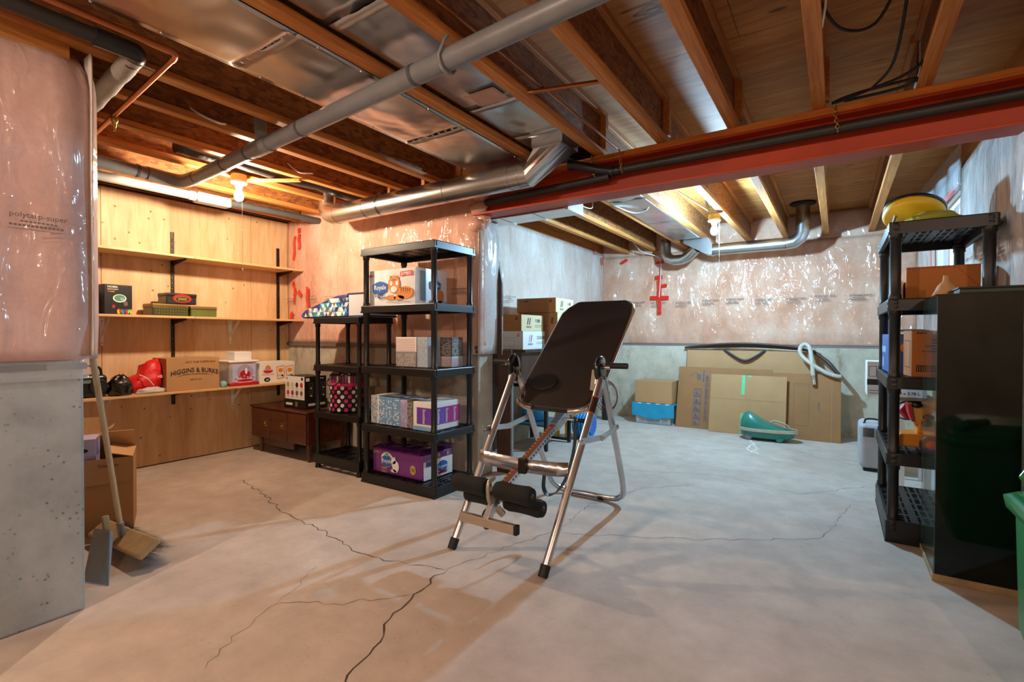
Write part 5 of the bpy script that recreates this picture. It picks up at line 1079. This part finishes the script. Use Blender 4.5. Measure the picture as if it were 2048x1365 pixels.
# teal canister vacuum
t = thing('canister_vacuum', 'teal canister vacuum cleaner with its cord wound around, on the floor', 'vacuum', (-.62, 6.02, 0))
vx0, vx1 = -.90, -.34; vc = 6.03
def vac(u, v, z0, z1, taper):
    a = 2*PI*u; x = math.cos(a); y = math.sin(a); k = abs(x)**2.6+abs(y)**2.6; k = k**(-1/2.6)
    return x*k, y*k
def vring(z, sx0, sx1, w_):
    out = []
    for i in range(28):
        x, y = vac(i/28, 0, 0, 0, 0); out.append(V((sx0+sx1)/2+(sx1-sx0)/2*x, vc+w_*y*(1-.12*x), z(x) if callable(z) else z))
    return out
def loft(rings, cap=True):
    n = len(rings[0]); b = B(); b.add([p for r in rings for p in r], [(j*n+k, j*n+(k+1) % n, (j+1)*n+(k+1) % n, (j+1)*n+k) for j in range(len(rings)-1) for k in range(n)], True)
    if cap: b.add(rings[0], [tuple(range(n))[::-1]]); b.add(rings[-1], [tuple(range(n))])
    return b
loft([vring(.028, vx0+.05, vx1-.07, .10), vring(.05, vx0+.015, vx1-.03, .125), vring(.12, vx0, vx1, .135)]).obj('lower_body', G['green_vac'], t)
loft([vring(.122, vx0+.004, vx1-.02, .128), vring(lambda x: .165-.035*x, vx0+.01, vx1-.07, .12), vring(lambda x: .205-.075*x, vx0+.04, vx1-.14, .10), vring(lambda x: .22-.085*x, vx0+.08, vx1-.2, .07)]).obj('upper_body', G['green_vac'], t)
for k in range(3): B().tube([p+V(0, 0, .0) for p in vring(.108+.011*k, vx0-.008, vx1+.008-.006*k, .145)], .006, 6, True).obj('power_cord', mat('cord_cream', 'b9ad92', .6), t)
for x in (vx0+.10, vx1-.16):
    for y in (-.10, .10): B().lathe([(.012, -.012), (.036, -.012), (.038, 0), (.036, .012), (.012, .012)], (x, vc+y, .038), 16, 'y').obj('wheel', G['steel_grey' if x < -.7 else 'green_vac'], t)
B().tube(spline([(-.60, vc, .195), (-.55, vc, .215), (-.45, vc, .185), (-.40, vc, .14)], 5), .008, 8).obj('carry_handle', mat('cord_cream', 'b9ad92', .6), t)
B().lathe([(.045, 0), (.04, .03), (.03, .035)], (vx0+.12, vc, .225), 16).obj('hose_port', G['green_vac'], t)
# ================================================================= right side: rack, tank, bin
T3 = [.125, .497, .92, 1.352, 1.775]
rk = rack('storage_rack', 'tall dark brown plastic rack against the far room right wall', .235, .685, 3.43, 4.25, T3, G['rack_brown'], .026, .066, 11, 18, .034)
for z in T3:
    for x in (.235+.034, .685-.034):
        for y in (3.464, 4.216): B().lathe([(.034, 0), (.037, .006), (.037, .02), (.034, .026), (.037, .032), (.037, .05), (.034, .056)], (x, y, z-.062), 18).obj('corner_socket', G['rack_brown'], rk)
# top tier: yellow and black bag with vest
z = 1.776
t = thing('tool_bag', 'yellow and black round bag with a rumpled green-yellow vest on the rack top', 'bag', (.40, 3.85, z))
B().lathe([(.0, .0), (.14, .004), (.155, .03), (.155, .06), (.14, .085), (0, .09)], (0, 0, 0), 28).xf(Matrix.Translation(V(.39, 3.93, z+.125)) @ Matrix.Rotation(R(-28), 4, 'X') @ Matrix.Rotation(.12, 4, 'Y') @ Matrix.Translation(V(0, 0, -.045))).obj('shell', G['yellow'], t)
B().lathe([(.10, .08), (.158, .078), (.158, .055), (.10, .05)], (0, 0, 0), 28).xf(Matrix.Translation(V(.39, 3.93, z+.125)) @ Matrix.Rotation(R(-28), 4, 'X') @ Matrix.Rotation(.12, 4, 'Y') @ Matrix.Translation(V(0, 0, -.045))).obj('black_band', G['black_plastic'], t)
bb = B().ball((.46, 3.74, z+.03), .13, .16, .06, 22, 12, lambda q: 1+.28*noise.noise(q*2.5))
for p in bb.v: p.z = max(p.z, z+.002)
bb.obj('vest', mat('vest', '98982a', .7, bump=.3), t)
B().cyl((.27, 3.76, z+.012), (.29, 3.72, z+.09), .010, None, 10).obj('buckle', G['chrome'], t)
# fourth tier
z = 1.353
t, f = carton('dashed_carton', 'wide brown carton with red dashed lines on the rack under the top tier', .335, .655, 3.66, 4.05, z, z+.19, G['card_orange'], .0)
S = f['S']
for k in range(10): S.rect(.005+.022*k, .178, .018+.022*k, .183, G['crimson'])
for k in range(7): x, y = .225+.013*k, .172-.016*k; S.poly([(x, y), (x+.008, y-.010), (x+.010, y-.006), (x+.002, y+.004)], G['crimson'])
S.done(); f['T'].rect(.06, .05, .16, .3, G['red']).done()
tag(B().box(.30, .325, 3.70, 4.05, z, z+.115).box(.302, .323, 3.702, 4.048, z+.115, z+.118).obj('slim_carton', G['card_tan'], bev=.002), 'slim cream carton on edge beside the dashed carton', 'box')
t = tag(B().box(.285, .298, 3.62, 3.95, z, z+.09).obj('slim_carton', G['white'], bev=.001), 'thin white carton with red print near the rack post', 'box'); Face(t, (.285, 3.62, z), (1, 0, 0), (0, 0, 1)).rect(.002, .02, .011, .08, G['red']).done()
# third tier
z = .921
t, f = carton('produce_carton', 'blue carton with an orange mushroom picture on the rack', .262, .53, 3.72, 4.12, z, z+.235, G['blue'], .04)
S = f['S']; S.ell(.13, .155, .085, .05, G['orange']); S.rect(.11, .085, .15, .125, G['card_tan'], 2); S.rect(.20, .055, .23, .075, G['white']); S.done(); W_ = f['W']; W_.rect(.02, .12, .2, .16, G['sky']); W_.rect(.05, .03, .12, .09, G['sky']); W_.done()
B().tube(spline([(.29, 3.80, z+.236), (.31, 3.82, z+.255), (.44, 3.85, z+.258), (.50, 3.86, z+.238)], 5), .006, 8).obj('teal_cord', G['teal'], t)
t, f = carton('tall_carton', 'upright brown carton with black print in front of the blue carton', .333, .46, 3.47, 3.64, z, z+.255, G['card_orange'], .12)
S = f['S']; S.rect(.088, .20, .115, .208, G['ink']); S.rect(.088, .184, .115, .192, G['ink']); S.rect(.06, .167, .115, .174, G['ink']); S.rect(.085, .152, .115, .159, G['ink']); S.rect(.045, .138, .115, .145, G['ink']); S.rect(.02, .03, .115, .065, G['ink'])
for k in range(9): S.rect(.024+.010*k, .034, .028+.010*k, .06, G['card_orange'], 2)
S.rect(.02, .238, .065, .244, G['ink']); S.done(); f['W'].frame(.03, .05, .14, .2, .003, G['ink']).done()
t = tag(B().box(.50, .60, 3.50, 3.66, z, z+.20).obj('food_carton', G['sky'], bev=.003), 'pale blue food carton behind the glass tank edge', 'box'); Face(t, (.50, 3.50, z), (1, 0, 0), (0, 0, 1)).ell(.05, .13, .04, .03, G['orange']).done()
# second tier: toy loader
z = .498
t = thing('toy_loader', 'orange toy loader with black tyres and red hubs on the rack', 'toy', (.40, 3.60, z))
B().prism([(.285, z+.045), (.30, z+.10), (.385, z+.105), (.43, z+.10), (.53, z+.09), (.53, z+.035), (.30, z+.03)], (3.50, 3.66), lambda a, b, l_: V(a, l_, b)).obj('chassis', G['orange'], t, .008)
B().prism([(.375, z+.10), (.385, z+.17), (.41, z+.19), (.455, z+.185), (.475, z+.10)], (3.52, 3.64), lambda a, b, l_: V(a, l_, b)).obj('cab', G['orange'], t, .01)
B().prism([(.37, z+.14), (.345, z+.21), (.335, z+.27), (.40, z+.265), (.46, z+.30), (.47, z+.25), (.42, z+.19)], (3.53, 3.63), lambda a, b, l_: V(a, l_, b)).obj('boom', mat('orange_pale', 'd9a24a', .4), t, .006)
B().prism([(.335, z+.265), (.34, z+.215), (.355, z+.17), (.362, z+.175), (.35, z+.265)], (3.51, 3.65), lambda a, b, l_: V(a, l_, b)).obj('bucket', G['crimson'], t)
for x, y in ((.435, 3.485), (.485, 3.675), (.435, 3.675)):
    o = B().lathe([(.02, -.018), (.046, -.018), (.052, -.010), (.052, .010), (.046, .018), (.02, .018)], (x, y, z+.053), 20, 'y').obj('tyre', G['rubber'], t); B().lathe([(0, -.021), (.026, -.020), (.028, .020), (0, .021)], (x, y, z+.053), 16, 'y').obj('hub', G['red'], o)
for c_ in ((.375, 3.52, z+.265), (.425, 3.51, z+.20), (.418, 3.51, z+.165)): B().ball(c_, .026, .012, .018).obj('black_knob', G['black_plastic'], t)
t = thing('wire_frame', 'bent wire frame and red-handled odds and ends behind the toy loader', 'wire rack', (.40, 3.95, z)); B().tube(spline([(.26, 3.75, z+.20), (.36, 3.80, z+.25), (.55, 3.90, z+.22), (.60, 4.0, z+.10), (.45, 4.05, z+.002)], 6), .005, 6).obj('wire', G['dark_metal'], t); B().tube(spline([(.27, 3.74, z+.19), (.34, 3.75, z+.15), (.45, 3.80, z+.14), (.5, 3.9, z+.002)], 6), .005, 6).obj('wire', G['steel_grey'], t); B().bar((.33, 3.78, z+.22), (.38, 3.80, z+.16), .05, .06).obj('red_handle', G['crimson'], t, .01)
# behind the rack on the floor
t, f = carton('jug_carton', 'white carton marked 4 x 3.78 L stacked on a stool behind the rack', .20, .56, 4.72, 5.02, .68, .945, G['white'], .0)
W_ = f['S']; W_.text('4 x 3.78 L', .26, .02, .022, G['ink'], 'C'); W_.rect(.0, .085, .36, .13, G['ink'], 1); W_.frame(.01, .15, .06, .23, .003, G['ink'], 1); W_.rect(.01, .02, .08, .024, G['ink'], 1); W_.rect(.01, .04, .09, .044, G['ink'], 1); W_.done()
t = thing('white_stool', 'white painted stool carrying the jug carton behind the rack', 'stool', (.40, 4.86, 0)); B().box(.30, .61, 4.71, 5.03, .655, .679).obj('seat', mat('board_brown', '8a6a50', .7), t)
for x, y in ((.405, 4.58), (.56, 4.72), (.405, 5.0), (.56, 5.0)): B().box(x-.012, x+.03, y+.14 if x < .45 and y < 4.6 else y, (y+.16) if x < .45 and y < 4.6 else y+.02, 0, .655).obj('leg', G['white'], t)
t = thing('grey_case', 'pale grey hard case with chrome latches on the floor behind the rack', 'case', (.26, 5.25, 0)); B().box(.165, .40, 5.10, 5.48, .025, .40).obj('shell', G['case_grey'], t, .04, 4); B().box(.20, .38, 5.13, 5.45, 0, .026).obj('base', G['rubber'], t); B().box(.19, .27, 5.092, 5.102, .29, .37).obj('latch', G['chrome'], t, .003); B().tube(spline([(.20, 5.15, .40), (.22, 5.2, .43), (.30, 5.2, .43), (.34, 5.16, .40)], 4), .008, 8).obj('handle', G['dark_metal'], t); B().box(.30, .34, 5.15, 5.2, .398, .404).obj('red_button', G['red'], t)
t = tag(B().box(.62, .64, 4.35, 4.95, .0, 1.0).obj('white_board', G['grey_white'], bev=.002), 'pale board on edge between the rack and the right wall', 'board')
# glass tank standing on end
t = thing('glass_tank', 'dark glass aquarium tank stood on end in front of the rack', 'tank', (.55, 3.2, 0))
gx0, gx1, gy0, gy1, gz0, gz1 = .385, .675, 3.0, 3.40, .035, 1.335
dk = mat('tank_black', '07100b', .06, coat=0, var=.3, spec=.35)
gl = mat('tank_glass', '4c6b60', .03, alpha=.30, coat=1, var=.1)
B().box(gx0+.006, gx1, gy0, gy0+.008, gz0, gz1).obj('painted_pane', dk, t); B().box(gx0, gx0+.006, gy0, gy1, gz0, gz1).obj('side_pane', gl, t)
B().box(gx1, gx1+.006, gy0, gy1, gz0, gz1).obj('side_pane', gl, t)
B().box(gx0, gx1+.006, gy0, gy1, gz1, gz1+.006).obj('end_pane', dk, t)
B().box(gx0-.004, gx1+.010, gy0-.004, gy1+.004, 0, gz0).obj('wood_rim', G['tan_brush'], t, .003); B().box(gx0+.0065, gx0+.012, gy0+.01, gy0+.02, gz0, gz1).obj('silicone_bead', G['black'], t)
t = thing('green_case', 'flat dark green case lying on top of the glass tank', 'case', (.58, 3.15, 1.342)); B().box(.47, .70, 3.03, 3.30, 1.342, 1.364).obj('body', mat('dark_green', '1f2f24', .5), t, .004); B().box(.465, .70, 3.028, 3.302, 1.364, 1.372).obj('lid', mat('dark_green', '1f2f24', .5), t, .003)
t = thing('paper_cone', 'pale folded paper cone standing behind the green case on the tank', 'cone', (.47, 3.33, 1.342)); B().lathe([(.062, 0), (.055, .012), (.035, .06), (.014, .085), (.011, .115), (.009, .115)], (.465, 3.335, 1.342), 14).obj('cone', G['card_light'], t, smooth=False); B().lathe([(.0125, 0), (.0125, .008)], (.465, 3.335, 1.43), 12).obj('band', G['card_dark'], t)
# green wheelie bin
t = thing('green_bin', 'glossy green plastic waste bin with a rolled rim', 'bin', (.78, 2.15, 0))
def ring4(x0, x1, y0, y1, z, r=.05, n=5):
    out = []
    for cx, cy, a0 in ((x1-r, y1-r, 0), (x0+r, y1-r, 90), (x0+r, y0+r, 180), (x1-r, y0+r, 270)):
        for k in range(n): a = R(a0+90*k/(n-1)); out.append(V(cx+r*math.cos(a), cy+r*math.sin(a), z))
    return out
gb = G['green_bin']
loft([ring4(.565, .95, 1.98, 2.34, .0), ring4(.525, .99, 1.95, 2.385, .16), ring4(.52, 1.02, 1.93, 2.42, .56)]).obj('body', gb, t)
loft([ring4(.52, 1.02, 1.93, 2.42, .545), ring4(.50, 1.04, 1.91, 2.44, .550), ring4(.495, 1.045, 1.905, 2.45, .585), ring4(.52, 1.02, 1.93, 2.42, .605), ring4(.55, .99, 1.96, 2.39, .60)], False).obj('rim', gb, t)
loft([ring4(.53, 1.05, 1.91, 2.43, .606, .08), ring4(.55, 1.04, 1.93, 2.41, .64, .08), ring4(.60, 1.0, 1.98, 2.37, .67, .08)]).obj('lid', gb, t); B().bar((.60, 2.38, .64), (.64, 2.42, .69), .16, .03).obj('lid_lug', gb, t, .006)
# ================================================================= lamps
def lamp(name, label, x, y, ztop, col, power, string=None, loopy=False):
    t = thing(name, label, 'lamp', (x, y, ztop))
    B().lathe([(.052, 0), (.056, -.03), (.05, -.045)], (x, y, ztop), 18).obj('ceiling_box', G['yellow_box'], t)
    B().lathe([(.052, -.045), (.06, -.052), (.055, -.066), (.03, -.075), (.022, -.10)], (x, y, ztop), 18).obj('lampholder', G['porcelain'], t)
    bm = bpy.data.materials.new(name+'_glow'); bm.use_nodes = True; p = bm.node_tree.nodes['Principled BSDF']
    p.inputs['Base Color'].default_value = (1, 1, 1, 1); p.inputs['Emission Color'].default_value = tuple(col)+(1,); p.inputs['Emission Strength'].default_value = power
    B().lathe([(.012, -.10), (.016, -.112), (.028, -.135), (.033, -.158), (.028, -.182), (.014, -.194), (.0, -.197)], (x, y, ztop), 16).obj('bulb', bm, t)
    if string:
        c = B(); c.tube([(x+.045, y, ztop-.06), (x+.048, y, ztop-.3), (x+.047, y, string+.02)], .0013, 6); c.ball((x+.047, y, string+.3), .004, n=8, m=6); c.lathe([(.002, .02), (.006, .008), (.005, 0), (0, -.003)], (x+.047, y, string), 10)
        c.obj('pull_string', G['cable_white'], t)
    return t
lamp('pull_lamp', 'glowing bare bulb on a yellow ceiling box above the plywood storage shelves', -3.74, 1.96, ZJ, WARM, LAMPS['store'], 1.62)
lamp('pull_lamp', 'glowing cool white bare bulb hanging between joists beyond the red beam', -1.0, 5.07, 2.315, COOL, LAMPS['far'], 1.25)
lamp('pull_lamp', 'bare bulb on the joists of the open floor in front of the concrete wall end', -2.0, -1.2, ZJ, SOFT, LAMPS['rear'], 1.7)
lamp('pull_lamp', 'added unseen fill bulb on the joists near the east wall of the open floor', 1.3, -1.6, ZJ, SOFT, LAMPS['rear_fill'], 1.7)  # extra bulb out of view, added to raise the ambient light
